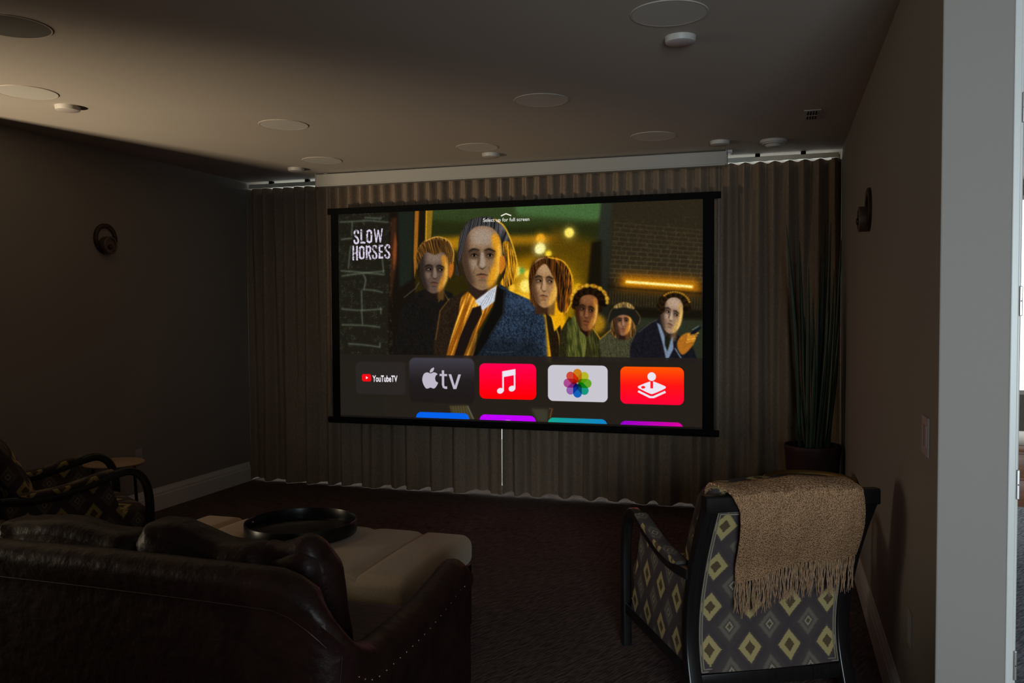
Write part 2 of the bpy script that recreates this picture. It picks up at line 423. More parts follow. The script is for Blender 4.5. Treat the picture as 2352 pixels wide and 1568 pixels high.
for x, y, lb in PK:
    e = empty('puck_light', (x, y, H), label=lb, cat='ceiling light', group='small round surface mounted ceiling lights')
    if src is None:
        a = link('housing', lathe(bmesh.new(), [(.060, -.026), (.064, -.024), (.066, -.018), (.068, 0)], 48), M['fitting'], e)
        b = link('lens', lathe(bmesh.new(), [(.050, -.0285), (.056, -.026)], 48), mat('unlit_lens', (.42, .36, .36), .5), e)
        src = (a, b)
    else:
        for s_ in src:
            c = s_.copy(); c.parent = e; col.objects.link(c)
sd = empty('smoke_detector', (4.62, -.60, H), label='round white smoke detector near the right end of the curtains', cat='smoke detector')
link('base', lathe(bmesh.new(), [(.088, -.02), (.092, -.012), (.092, 0)], 48), M['fitting'], sd)
link('sensor_housing', lathe(bmesh.new(), [(.0, -.050), (.045, -.048), (.052, -.040), (.056, -.03), (.074, -.028), (.078, -.02)], 48), M['fitting'], sd)
vt = empty('air_vent', (4.85, -1.37, H), label='small rectangular slotted air vent in the ceiling near the right wall', cat='air vent')
link('frame', B(-.05, .05, -.13, .13, -.006, 0, bev=.002), M['ceiling'], vt, smooth=False)
link('backing', B(-.034, .034, -.112, .112, -.0075, -.005), M['hole'], vt, smooth=False)
bm = bmesh.new()
for i in range(5): box(bm, -.034 + i * .0155, -.030 + i * .0155, -.112, .112, -.010, -.006)
box(bm, -.034, .034, -.003, .003, -.0105, -.006)
link('slats', bm, M['ceiling'], vt, smooth=False)

# ------------------------------------------------------------------ wall fittings
def sconce(loc, sgn, label):
    e = empty('wall_sconce', loc, label=label, cat='wall sconce', group='round bronze wall sconces')
    def rot(bm):
        bmesh.ops.rotate(bm, verts=bm.verts, cent=(0, 0, 0), matrix=Matrix.Rotation(sgn * PI / 2, 3, 'Y')); return bm
    b_ = bmesh.new(); lathe(b_, [(.078, .004), (.078, .014), (.084, .017), (.104, .017), (.110, .013), (.110, .0), (.078, .004)], 56, cap=False)
    link('ring', rot(b_), M['bronze'], e)
    b_ = bmesh.new(); lathe(b_, [(.062, 0), (.064, .004), (.064, .052), (.060, .056), (.050, .056), (.047, .046), (.0, .044)], 48, c=(0, 0))
    rot(b_); bmesh.ops.translate(b_, verts=b_.verts, vec=(0, 0, -.048))
    link('drum', b_, M['bronze2'], e)
    b_ = bmesh.new(); lathe(b_, [(.017, .040), (.017, .062), (.012, .066)], 24); rot(b_); bmesh.ops.translate(b_, verts=b_.verts, vec=(0, -.004, -.06))
    link('knob', b_, M['bronze'], e)
sconce((0, -1.855, 2.09), 1, 'dark round bronze sconce alone on the left wall')
sconce((W, -2.22, 2.06), -1, 'dark round bronze sconce on the right wall beside the tall plant')
def outlet(name, loc, sgn, w, h, label, cat, toggles):
    e = empty(name, loc, label=label, cat=cat)
    link('cover_plate', B(0, .006 * sgn, -w / 2, w / 2, -h / 2, h / 2) if sgn > 0 else B(-.006, 0, -w / 2, w / 2, -h / 2, h / 2), M['plastic'], e, smooth=False)
    for y, z, ww, hh in toggles:
        a, b = sorted((.005 * sgn, .0085 * sgn)); link('rocker' if hh > .04 else 'socket', B(a, b, y - ww / 2, y + ww / 2, z - hh / 2, z + hh / 2, bev=.001), M['plastic'], e, smooth=False)
outlet('wall_outlet', (0, -1.56, .455), 1, .075, .12, 'white outlet plate low on the left wall above the round side table', 'wall outlet', [(0, .024, .034, .03), (0, -.024, .034, .03)])
outlet('wall_outlet', (W, -3.78, .465), -1, .075, .12, 'outlet plate low on the right wall near the armchair with the throw', 'wall outlet', [(0, .024, .034, .03), (0, -.024, .034, .03)])
outlet('light_switch', (W, -4.065, 1.165), -1, .12, .118, 'double light switch plate on the right wall near its lit end', 'light switch', [(-.024, 0, .034, .066), (.024, 0, .034, .066)])

# ------------------------------------------------------------------ what the projection screen shows
# painted as coloured light on a fine grid of the screen's own surface
CW, CH = 1120, 630
_src = [(779, 490), (1614, 459), (1614, 984), (781, 957)]; _dst = [(0, 0), (CW, 0), (CW, CH), (0, CH)]
_A = []; _b = []
for (x, y), (u, v) in zip(_src, _dst):
    _A.append([x, y, 1, 0, 0, 0, -u * x, -u * y]); _b.append(u); _A.append([0, 0, 0, x, y, 1, -v * x, -v * y]); _b.append(v)
_h = np.append(np.linalg.solve(np.array(_A, float), np.array(_b, float)), 1).reshape(3, 3)
def S(p):
    p = np.asarray(p, float); q = np.c_[p, np.ones(len(p))] @ _h.T; return q[:, :2] / q[:, 2:]
img = np.zeros((CH, CW, 3))
rng = np.random.RandomState(3)
def hx(s): return np.array([int(s[i:i + 2], 16) / 255 for i in (0, 2, 4)])
def blurm(m, r):
    if r < .5: return m
    k = max(1, int(round(r)))
    for ax in (0, 1):
        for _ in range(3):
            c = np.cumsum(np.pad(m, [(k + 1, k) if a == ax else (0, 0) for a in (0, 1)], mode='edge'), axis=ax)
            m = (np.take(c, range(2 * k + 1, c.shape[ax]), axis=ax) - np.take(c, range(0, c.shape[ax] - 2 * k - 1), axis=ax)) / (2 * k + 1)
    return m
def raster(polys, pad, ss=3):
    al = np.concatenate(polys); x0, y0 = np.floor(al.min(0) - pad).astype(int); x1, y1 = np.ceil(al.max(0) + pad).astype(int)
    w_, h_ = x1 - x0, y1 - y0; m = np.zeros((h_ * ss, w_ * ss), bool)
    ys = y0 + (np.arange(h_ * ss) + .5) / ss
    for P in polys:
        mm = np.zeros_like(m); Q = np.roll(P, -1, 0)
        for (ax, ay), (bx, by) in zip(P, Q):
            if ay == by: continue
            if ay > by: ax, ay, bx, by = bx, by, ax, ay
            i0, i1 = np.searchsorted(ys, ay), np.searchsorted(ys, by)
            for i in range(max(0, i0), min(len(ys), i1)):
                c = int(np.ceil((ax + (bx - ax) * (ys[i] - ay) / (by - ay) - x0) * ss - .5)); c = max(0, min(w_ * ss, c))
                mm[i, c:] ^= True
        m = mm if len(polys) == 1 else (m | mm)
    return x0, y0, m.reshape(h_, ss, w_, ss).mean((1, 3))
def comp(x0, y0, m, c, a=1., mode='mix'):
    h_, w_ = m.shape; X0, Y0 = max(0, x0), max(0, y0); X1, Y1 = min(CW, x0 + w_), min(CH, y0 + h_)
    if X1 <= X0 or Y1 <= Y0: return
    mm = (m[Y0 - y0:Y1 - y0, X0 - x0:X1 - x0] * a)[..., None]; d = img[Y0:Y1, X0:X1]
    if callable(c):
        yy, xx = np.mgrid[Y0:Y1, X0:X1]; cc = c((xx - x0) / w_, (yy - y0) / h_)
    else: cc = hx(c) if isinstance(c, str) else np.asarray(c)
    if mode == 'mul': img[Y0:Y1, X0:X1] = d * (1 - mm + mm * cc)
    elif mode == 'add': img[Y0:Y1, X0:X1] = d + mm * cc
    else: img[Y0:Y1, X0:X1] = d * (1 - mm) + mm * cc
def cr(P, n=6):
    P = np.asarray(P, float); N = len(P); o = []
    for i in range(N):
        a, b, c, d = P[i - 1], P[i], P[(i + 1) % N], P[(i + 2) % N]
        for k in range(n):
            t = k / n; o.append(.5 * (2 * b + (c - a) * t + (2 * a - 5 * b + 4 * c - d) * t * t + (-a + 3 * b - 3 * c + d) * t ** 3))
    return np.array(o)
def grad(c1, c2, ax='y'):
    a, b = hx(c1), hx(c2)
    return lambda u, v: a + (b - a) * (u if ax == 'x' else v)[..., None]
def poly(pts, c, a=1., blur=0., curve=False, mode='mix', raw=False):
    p = np.asarray(pts, float); p = p if raw else S(p)
    if curve: p = cr(p)
    x0, y0, m = raster([p], 2 + blur * 3.2); comp(x0, y0, blurm(m, blur), c, a, mode)
def stroke(pts, w_, c, a=1., blur=0., mode='mix', raw=False, curve=False, ret=False):
    p = np.asarray(pts, float); p = p if raw else S(p)
    if curve:
        q = [p[0]]
        e = np.vstack([2 * p[0] - p[1], p, 2 * p[-1] - p[-2]])
        for i in range(1, len(e) - 2):
            A_, B_, C_, D_ = e[i - 1:i + 3]
            for k in range(1, 7):
                t = k / 6; q.append(.5 * (2 * B_ + (C_ - A_) * t + (2 * A_ - 5 * B_ + 4 * C_ - D_) * t * t + (-A_ + 3 * B_ - 3 * C_ + D_) * t ** 3))
        p = np.array(q)
    t = np.gradient(p, axis=0); t /= np.linalg.norm(t, axis=1)[:, None] + 1e-9; n = np.c_[-t[:, 1], t[:, 0]]
    ww = (np.asarray(w_) if np.ndim(w_) else np.full(len(p), w_))[:, None] / 2 if not (np.ndim(w_) and curve) else np.interp(np.linspace(0, 1, len(p)), np.linspace(0, 1, len(w_)), w_)[:, None] / 2
    P = np.vstack([p + n * ww, (p - n * ww)[::-1]])
    if ret: return P
    x0, y0, m = raster([P], 2 + blur * 3.2); comp(x0, y0, blurm(m, blur), c, a, mode)
def disc(x, y, r, c, a=1., blur=0., ry=None, rot=0., mode='mix'):
    cx, cy = S([(x, y)])[0]; k = 1.34; ry = ry or r; t = np.linspace(0, 2 * PI, 40)[:-1]
    px_ = np.c_[np.cos(t) * r * k, np.sin(t) * ry * k]; R_ = np.array([[math.cos(rot), -math.sin(rot)], [math.sin(rot), math.cos(rot)]])
    poly(px_ @ R_.T + (cx, cy), c, a, blur, raw=True, mode=mode)
def vnoise(sx, sy):
    g = rng.rand(int(CH / sy) + 3, int(CW / sx) + 3); yy = np.arange(CH) / sy; xx = np.arange(CW) / sx
    yi, xi = yy.astype(int), xx.astype(int); fy, fx = (yy - yi)[:, None], (xx - xi)[None]
    fy, fx = fy * fy * (3 - 2 * fy), fx * fx * (3 - 2 * fx)
    return (g[yi][:, xi] * (1 - fy) * (1 - fx) + g[yi + 1][:, xi] * fy * (1 - fx) + g[yi][:, xi + 1] * (1 - fy) * fx + g[yi + 1][:, xi + 1] * fy * fx)

# -- street backdrop
img[:] = hx('2b2409')
poly([(985, 480), (1420, 455), (1420, 560), (985, 580)], '24280f', 1, 6)
poly([(990, 470), (1390, 450), (1388, 512), (1180, 520), (990, 505)], grad('35472a', '2c3413'), 1, 7)
poly([(1185, 462), (1388, 455), (1384, 500), (1375, 508), (1190, 494)], '46693a', .9, 6)
poly([(1000, 545), (1285, 540), (1290, 566), (1180, 564), (1000, 575)], 'c08210', .85, 6)
poly([(1180, 560), (1290, 556), (1295, 700), (1180, 700)], '4a3606', .8, 12)
poly([(1270, 520), (1375, 560), (1350, 700), (1260, 700)], '5a4208', .9, 12)
poly([(1170, 600), (1235, 585), (1225, 720), (1190, 740)], 'c88a06', .7, 10)
disc(1225, 700, 45, 'f0b008', .75, 16, ry=60)
disc(1290, 700, 40, 'f2b306', .55, 20, ry=90)
for x, y, r, c in ((1310.5, 534.5, 10.5, 'ffe562'), (1245, 547.5, 10, 'eba21c'), (1244.5, 570, 11.5, 'fff29a'), (1240, 574, 7, 'fff6b0'), (1263, 582.5, 7, 'f5cf2c'),
                   (1190, 622, 10, 'f6e468'), (1203, 621, 6, '5c9a40'), (1216, 628, 8, 'f4cf38'), (1212, 656, 14, 'ffe56e'), (1180, 660, 8, 'f0b830'), (1330, 660, 9, 'd8a010'), (1214, 686, 12, 'e8b028'), (1062, 560, 12, 'a87a10')):
    disc(x, y, r * 1.5, c, .35, 7); disc(x, y, r, c, 1, 1.6)
# left: dark brick pier with pale mortar
poly([(770, 480), (906, 476), (900, 830), (770, 830)], '1d1b14', 1, 2)
T = vnoise(5, 5) * .6 + vnoise(2.2, 2.2) * .4
for q in ([(783, 508), (830, 506), (850, 505), (896, 509)], [(784, 620), (815, 622), (845, 625), (886, 629)], [(786, 632), (830, 626), (884, 621)], [(836, 628), (842, 640), (838, 662)], [(835, 663), (860, 665), (882, 670)], [(832, 664), (833, 712)],
          [(785, 708), (830, 711), (880, 708)], [(832, 712), (834, 744)], [(785, 744), (840, 746), (875, 750)], [(876, 704), (877, 720)], [(800, 788), (840, 791), (874, 796)], [(874, 785), (874, 797)], [(808, 562), (805, 585), (802, 615)], [(812, 508), (810, 540)], [(840, 498), (880, 500)], [(812, 545), (785, 548)], [(880, 585), (884, 625)]):
    stroke(q, 3.4, '6d7a66', .55, 1.5, curve=True); stroke(q, 1.6, '93a08a', .35, .6, curve=True)
poly([(897, 485), (958, 482), (955, 830), (893, 830)], '17110c', 1, 2)
poly([(903, 500), (915, 498), (912, 560), (915, 600), (905, 650), (898, 700), (899, 560)], '3a2314', .9, 3)
poly([(911, 528), (915, 560), (913, 590), (907, 622), (905, 580)], '8a4520', .85, 1.5)
poly([(918, 485), (955, 482), (950, 640), (920, 660)], '1c211a', 1, 3)
poly([(957, 481), (967, 481), (963, 560), (961, 600), (955, 640), (953, 590)], 'a0611c', .95, 1.2)
poly([(967, 481), (982, 480), (980, 560), (962, 640)], '1a140d', 1, 2)
poly([(982, 480), (998, 479), (994, 545), (980, 560)], '8a6718', .95, 1.2); stroke([(983.5, 481), (981.5, 556)], 3, 'e0a81c', .9, 1)
# right: column, brick wall, tube lamp
poly([(1384, 455), (1412, 452), (1408, 600), (1402, 760), (1360, 760), (1376, 560)], grad('2b2f26', '1a1a14'), 1, 3)
poly([(1361, 556), (1384, 552), (1384, 700), (1348, 700)], '161209', 1, 3)
poly([(1408, 450), (1640, 440), (1640, 660), (1401, 640)], '2a2418', 1, 3)
poly([(1398, 636), (1640, 650), (1640, 830), (1398, 830)], '211c12', 1, 2)
for i in range(13):
    y0 = 512 + i * 10.4; yR = y0 + 18 - i * .55
    stroke([(1412 - i * .8, y0), (1614, yR)], 1.3, '6e6040', .38 + .03 * i, .6)
    x = 1413 + (i % 2) * 11 + rng.rand() * 6
    while x < 1614:
        f = (x - 1412) / 202; ya = y0 + (yR - y0) * f; stroke([(x, ya), (x - 1, ya + 10)], 1.2, '6e6040', .38 + .03 * i, .5); x += 19 + rng.rand() * 9
x = 1404
while x < 1614: stroke([(x, 668 + (x - 1404) * .07), (x - 1, 698 + (x - 1404) * .08)], 1.3, '6b5a26', .6, .6); x += 6.4
poly([(1425, 628), (1605, 640), (1612, 676), (1420, 662)], 'e07c06', .55, 12)
poly([(1434, 634), (1600, 646), (1606, 668), (1430, 658)], 'f59a0a', .5, 6)
stroke([(1398, 657), (1440, 662), (1614, 674)], 5, '1a1206', .8, 2)
stroke([(1438, 646.5), (1592, 658.5)], 8.5, 'ffc020', 1, 1.8); stroke([(1440, 646.5), (1591, 658.3)], 5.6, 'fff3a8', 1, .9)
poly([(1405, 704), (1614, 712), (1614, 735), (1403, 728)], '14110a', .9, 3)
poly([(1400, 728), (1640, 735), (1640, 830), (1400, 830)], '2a3022', .9, 4)
# -- a generic group of six people in coats, lit from behind in amber (no likeness intended)
_G = rng.rand(256, 256)
def nsamp(u, v):
    ui, vi = np.floor(u).astype(int), np.floor(v).astype(int); fu, fv = u - ui, v - vi; fu, fv = fu * fu * (3 - 2 * fu), fv * fv * (3 - 2 * fv); g = lambda a, b: _G[a % 256, b % 256]
    return g(ui, vi) * (1 - fu) * (1 - fv) + g(ui + 1, vi) * fu * (1 - fv) + g(ui, vi + 1) * (1 - fu) * fv + g(ui + 1, vi + 1) * fu * fv
def tex_poly(pts, c1, c2, ang=90., l=14., w_=2., blur=1.2, curve=True, bend=0., con=1.6, a=1.):
    """polygon filled with streaks running along ang (hair, cloth)"""
    p = S(pts); p = cr(p) if curve else p
    x0, y0, m = raster([p], 2 + blur * 3.2); m = blurm(m, blur); yy, xx = np.mgrid[y0:y0 + m.shape[0], x0:x0 + m.shape[1]].astype(float)
    cx, cy = p.mean(0); t = math.radians(ang) + bend * (xx - cx) / 60.; al = xx * np.cos(t) + yy * np.sin(t); ac = -xx * np.sin(t) + yy * np.cos(t)
    n = .55 * nsamp(al / l, ac / w_) + .45 * nsamp(al / (l * 2.3) + 40, ac / (w_ * 2.6) + 9); n = np.clip((n - .5) * con + .5, 0, 1)[..., None]; cc = hx(c1) * (1 - n) + hx(c2) * n
    X0, Y0 = max(0, x0), max(0, y0); X1, Y1 = min(CW, x0 + m.shape[1]), min(CH, y0 + m.shape[0]); sl = (slice(Y0 - y0, Y1 - y0), slice(X0 - x0, X1 - x0)); mm = m[sl][..., None] * a
    img[Y0:Y1, X0:X1] = img[Y0:Y1, X0:X1] * (1 - mm) + cc[sl] * mm
def face(cx, cy, w_, h_, tilt, dark, mid, warm, hi, look=0., turn=0.):
    c, s = math.cos(tilt), math.sin(tilt)
    def L(pts): return [(cx + (x * c - y * s) * w_, cy + (x * s + y * c) * h_) for x, y in pts]
    k = w_ / 60.; tn = turn
    poly(L([(-.28, .25), (-.30, .66), (.34, .66), (.36, .18)]), dark, 1, 1.5); poly(L([(.1, .3), (.14, .66), (.34, .66), (.36, .18)]), warm, .35, 2)
    out = [(-.43, -.34), (-.22, -.52), (.20, -.52), (.43, -.34), (.465, -.05), (.43, .20), (.27, .41), (.06, .51), (-.12, .49), (-.32, .36), (-.44, .12), (-.465, -.08)]
    poly(L(out), mid, 1, .9, curve=True)
    poly(L([(-.20, -.46), (.22, -.46), (.24, -.24), (-.18, -.22)]), hi, .55, 4.5 * k, curve=True)                      # brow light
    poly(L([(-.48, -.36), (-.34, -.44), (-.30, -.1), (-.26, .18), (-.16, .44), (-.36, .40), (-.5, .1)]), dark, .75, 3.6 * k, curve=True)   # shaded side
    poly(L([(.24, -.36), (.42, -.34), (.47, -.05), (.43, .20), (.27, .42), (.13, .44), (.20, .20), (.30, .05)]), warm, .95, 2.6 * k, curve=True)  # back light
    poly(L([(.38, -.25), (.46, -.1), (.43, .18), (.30, .36), (.36, .1)]), 'ffd060', .5, 1.6 * k, curve=True)
    poly(L([(-.28, .02), (-.10, .04), (-.12, .16), (-.24, .15)]), hi, .40, 2.6 * k, curve=True)                       # cheek
    for sx in (-1, 1):
        ex = sx * .185 + tn
        poly(L([(ex - .13, -.13), (ex + .12, -.13), (ex + .10, -.01), (ex, .015), (ex - .11, -.01)]), dark, .62, 2.0 * k, curve=True)
        stroke(L([(ex - .13, -.115 - .01 * sx), (ex - .02, -.145), (ex + .12, -.118 + .012 * sx)]), h_ * np.array([.02, .042, .02]), '15100c', .9, .8, curve=True)
        poly(L([(ex - .07, -.045), (ex, -.068), (ex + .07, -.045), (ex, -.028)]), 'b8aa98', .40, .7, curve=True)
        disc(*L([(ex + look, -.046)])[0], max(1.1, w_ * .030), '0a0705', 1, .4)
        stroke(L([(ex - .078, -.046), (ex, -.074), (ex + .078, -.046)]), h_ * .017, '0a0705', .95, .4, curve=True)
    poly(L([(tn - .035, -.08), (tn + .035, -.08), (tn + .075, .12), (tn, .15), (tn - .05, .12)]), hi, .60, 1.1 * k, curve=True)
    stroke(L([(tn - .055, -.09), (tn - .075, .03), (tn - .105, .12)]), w_ * np.array([.03, .05, .06]), dark, .75, 1.3 * k)
    poly(L([(tn - .10, .12), (tn, .165), (tn + .10, .125), (tn, .185)]), '1c0f09', .8, .9, curve=True)
    stroke(L([(tn - .145, .275), (tn - .02, .258), (tn + .14, .275)]), h_ * np.array([.012, .032, .012]), '2a100a', .95, .6, curve=True)
    poly(L([(tn - .10, .29), (tn, .285), (tn + .10, .288), (tn, .33)]), '7a3c28', .55, .8, curve=True); stroke(L([(tn - .09, .352), (tn + .08, .35)]), h_ * .022, dark, .6, 1.2 * k)
    stroke(L([(tn - .16, .13), (tn - .20, .25)]), w_ * .02, dark, .45, 1.2); stroke(L([(tn + .15, .13), (tn + .20, .25)]), w_ * .02, dark, .4, 1.2)
    return L
def coat(pts, c1, c2, ang=80, w_=1.6, l=3., con=.9): tex_poly(pts, c1, c2, ang, l, w_, 1., False, 0, con)
# man at the far left, short light-brown hair
coat([(925, 700), (962, 668), (1000, 655), (1042, 672), (1062, 730), (1060, 830), (900, 830)], '100e0c', '1c1917')
stroke([(930, 682), (958, 660), (966, 646)], 1.3, '9a9a90', .7, .6); stroke([(1010, 692), (1022, 668), (1034, 690)], 1.6, 'e0a040', .8, .7)
tex_poly([(961, 618), (960, 580), (976, 553), (1004, 543), (1034, 551), (1046, 575), (1045, 615), (1036, 640), (1028, 600), (972, 600)], '2a1a0c', 'a8742c', 60, 12, 1.8, bend=.3)
face(1000, 622, 70, 98, .03, '1c1512', '5e4a40', 'c08028', '93806e', .05, .02)
poly([(1036, 606), (1044, 600), (1045, 620), (1038, 636), (1033, 630)], 'b8641c', .95, 1, curve=True)
tex_poly([(963, 602), (964, 572), (984, 553), (1012, 549), (1036, 560), (1044, 590), (1040, 606), (1034, 590), (1020, 578), (1002, 584), (984, 578), (972, 590)], '1c120a', '8a5c24', 30, 12, 1.7, bend=.5)
stroke([(980, 552), (1008, 543), (1034, 552), (1045, 576), (1044, 600)], 2.6, 'ffbe50', .85, 1.0, curve=True)
# tall person in the centre: swept dark hair, blue tweed coat, amber striped shirt
tex_poly([(1056, 570), (1064, 528), (1090, 502), (1126, 498), (1156, 512), (1176, 548), (1190, 598), (1189, 634), (1176, 652), (1158, 652), (1150, 620), (1066, 600), (1062, 628), (1050, 630), (1052, 600)], '0d0c0d', '4c4034', 78, 26, 1.8, bend=.25)
face(1110, 592, 98, 142, .0, '2e2018', '86684c', 'e0981c', 'b0a49c', .0, .01)
poly([(1152, 590), (1162, 588), (1166, 604), (1158, 624), (1151, 626)], 'c8741c', .95, 1.2, curve=True)
tex_poly([(1058, 600), (1060, 548), (1078, 512), (1104, 499), (1134, 500), (1158, 516), (1176, 556), (1184, 600), (1172, 620), (1160, 580), (1152, 545), (1136, 524), (1112, 518), (1090, 524), (1074, 546), (1066, 580)], '0c0b0c', '5c5a5c', 110, 30, 1.9, bend=-.5, con=2.)
tex_poly([(1158, 560), (1174, 556), (1190, 600), (1188, 640), (1172, 656), (1152, 652), (1162, 630), (1166, 600)], '3a200a', 'ffb41e', 80, 16, 2.2, bend=.3, con=2.)
stroke([(1140, 503), (1162, 520), (1180, 560), (1191, 605), (1188, 638)], 4, 'ffc22c', .9, 1.3, curve=True)
tex_poly([(1060, 684), (1078, 668), (1100, 690), (1128, 672), (1146, 652), (1135, 700), (1100, 760), (1092, 830), (1022, 830), (1040, 740)], '8a4c0c', 'ffb83c', 112, 60, 3.0, .8, False, 0, 2.2)
poly([(1094, 690), (1132, 662), (1144, 655), (1140, 690), (1112, 712)], 'c8ccd4', 1, 1)
for k in range(4): stroke([(1104 + k * 8, 704 - k * 3), (1128 + k * 4, 668 - k * 2)], 1.1, '39466a', .7, .4)
poly([(1088, 706), (1108, 700), (1110, 720), (1090, 760), (1062, 830), (1040, 830), (1060, 770)], '1b1310', 1, 1)
coat([(1076, 664), (1062, 680), (1056, 720), (1040, 770), (1024, 830), (996, 830), (1002, 760), (1012, 712), (1034, 686)], '16100b', '34261a'); stroke([(1036, 684), (1014, 712), (1003, 780)], 1.6, 'c08430', .7, .8)
coat([(1150, 650), (1176, 668), (1222, 688), (1256, 716), (1270, 760), (1274, 830), (1088, 830), (1106, 770), (1140, 700)], '141a24', '33445a', 70, 1.5, 2.4, 1.7)
poly([(1088, 770), (1240, 780), (1250, 830), (1080, 830)], '101214', .55, 12)
poly([(1146, 655), (1166, 668), (1160, 720), (1130, 770), (1092, 826), (1084, 826), (1110, 756), (1138, 700)], '0f0d0b', 1, 1.5); stroke([(1162, 668), (1158, 720), (1126, 772)], 1.4, '5c6878', .45, .8)
stroke([(1172, 664), (1222, 685), (1256, 713), (1269, 760), (1272, 816)], 2.8, 'ffc628', .95, .9, curve=True)
stroke([(1170, 694), (1200, 690), (1230, 706)], 16, '4a6484', .45, 7); stroke([(1230, 720), (1220, 770), (1214, 812)], 2, '0c0e10', .7, 1.2); stroke([(1120, 806), (1150, 809), (1185, 806)], 1.2, '6a747c', .6, .5)
# woman with wavy brown hair
tex_poly([(1220, 668), (1220, 620), (1240, 594), (1270, 588), (1300, 600), (1318, 638), (1317, 680), (1306, 716), (1290, 724), (1228, 700)], '1c1008', 'a86018', 84, 18, 2.2, bend=.35, con=1.9)
poly([(1236, 690), (1276, 680), (1300, 720), (1312, 830), (1262, 830), (1256, 730)], 'e8a40c', 1, 3)
face(1255, 650, 68, 108, .05, '3a2416', 'a07850', 'dba040', 'c4a07a', .06, -.03)
tex_poly([(1221, 664), (1221, 622), (1240, 598), (1268, 592), (1290, 612), (1302, 650), (1298, 712), (1284, 706), (1282, 660), (1270, 628), (1256, 606), (1240, 616), (1230, 636)], '120a06', '6c3c12', 84, 20, 2.0, bend=.4, con=1.8)
stroke([(1262, 590), (1298, 601), (1318, 640), (1315, 690), (1303, 718)], 3.2, 'ffbe1e', .95, 1.2, curve=True)
coat([(1256, 716), (1270, 728), (1276, 760), (1290, 745), (1306, 830), (1270, 830)], '140e08', '2c2010'); stroke([(1270, 726), (1286, 770), (1290, 816)], 2, 'ffc030', .9, .9, curve=True)
# woman with short curly dark hair, olive scarf
coat([(1290, 760), (1310, 725), (1330, 742), (1360, 760), (1385, 790), (1394, 830), (1284, 830)], '18160a', '38321a')
for k in range(46):
    t = k * 2.4; q = math.sqrt(k / 46.); disc(1356 + 38 * q * math.cos(t), 688 + 31 * q * math.sin(t), 7.5, ('0f0905', '1c1008', '2a180a')[k % 3], .95, 1.0)
for k in range(26):
    t = math.radians(-178 + k * 7.4); disc(1356 + 41 * math.cos(t), 690 + 35 * math.sin(t), 2.6 + (k % 3), ('c88418', 'ffc434')[k % 2], .7, 1.2)
disc(1372, 742, 20, 'd89a14', .7, 5)
face(1350, 714, 54, 88, .12, '1e0f09', '6e4226', 'b0702a', '9a6640', .03, .0)
for k in range(22):
    t = math.radians(-192 + k * 9.6); disc(1355 + 29 * math.cos(t), 694 + 22 * math.sin(t) - 3, 6.4, ('0f0905', '1c1008', '241408')[k % 3], .95, .9)
tex_poly([(1306, 740), (1322, 722), (1336, 758), (1352, 774), (1344, 830), (1304, 830)], '2c3012', '6a6c30', 84, 18, 3, .9, False); tex_poly([(1352, 774), (1366, 752), (1380, 780), (1378, 830), (1350, 830)], '1e1e0c', '4c4a22', 84, 18, 3, .9, False)
stroke([(1364, 752), (1384, 784), (1389, 818)], 2.2, 'f0b428', .9, .9, curve=True)
# person in a checked bucket hat
coat([(1378, 780), (1404, 758), (1420, 745), (1446, 745), (1466, 770), (1462, 830), (1384, 830)], '28281c', '565438')
tex_poly([(1406, 742), (1414, 722), (1454, 722), (1462, 745), (1456, 772), (1410, 772)], '2c1c0e', '9a7038', 84, 12, 2)
face(1433, 738, 40, 62, .0, '241611', '8a5c40', 'c47a28', 'a88468', .0, .0)
poly([(1398, 730), (1403, 716), (1412, 706), (1418, 697), (1436, 692), (1452, 697), (1459, 708), (1470, 722), (1470, 740), (1462, 746), (1450, 728), (1434, 722), (1414, 728), (1402, 742)], '1c1a14', 1, .9, curve=True)
tex_poly([(1413, 707), (1418, 698), (1436, 693), (1452, 698), (1459, 709), (1436, 705)], '4c3c20', 'c8a058', 90, 9, 2.4, .7)
stroke([(1398, 738), (1404, 716), (1414, 702)], 1.2, 'c8a860', .6, .6, curve=True); stroke([(1462, 712), (1472, 728), (1468, 744)], 1.3, 'c89a40', .7, .6, curve=True)
stroke([(1380, 778), (1406, 756)], 2, 'd89a24', .85, .9)
# man at the right with dark curly hair, lifting a phone
coat([(1450, 790), (1466, 760), (1496, 738), (1514, 730), (1560, 770), (1590, 790), (1604, 830), (1448, 830)], '0e0d12', '201f28')
stroke([(1468, 762), (1496, 740), (1512, 733)], 1.4, 'a89a70', .6, .7)
face(1543, 722, 52, 84, .24, '2c201a', '9a7c64', 'c09858', 'c4aC98'.lower(), .05, .0)
for k in range(52):
    t = math.radians(-200 + (k % 26) * 8.6); q = 1 if k < 26 else .84; disc(1549 + 33 * q * math.cos(t), 704 + 31 * q * math.sin(t) - (2 if q < 1 else 0), 5.6, ('120b06', '20140a', '2c1c0c')[k % 3], .95, .8)
for k in range(14):
    t = math.radians(-130 + k * 8.5); disc(1550 + 36 * math.cos(t), 704 + 34 * math.sin(t), 2.2, 'f0b028', .7, 1.0)
poly([(1510, 740), (1518, 745), (1528, 772), (1540, 784), (1546, 770), (1548, 800), (1532, 830), (1524, 790)], '76869c', 1, 1); poly([(1528, 772), (1536, 768), (1540, 786), (1534, 806), (1528, 790)], '1a1a10', 1, .8)
poly([(1556, 790), (1562, 774), (1576, 764), (1590, 764), (1598, 776), (1590, 794), (1572, 812), (1562, 808)], 'a8661c', 1, 1.2, curve=True)
for k in range(4): stroke([(1580 - k * 1., 768 + k * 5.6), (1594, 766 + k * 5), (1605 - k * 3.4, 763 + k * 6.2)], 4.6, ('e8a436', 'd08c2a')[k % 2], .95, .7); stroke([(1582, 771 + k * 5.6), (1602 - k * 3, 767 + k * 6.2)], 1., '6a3c10', .6, .5)
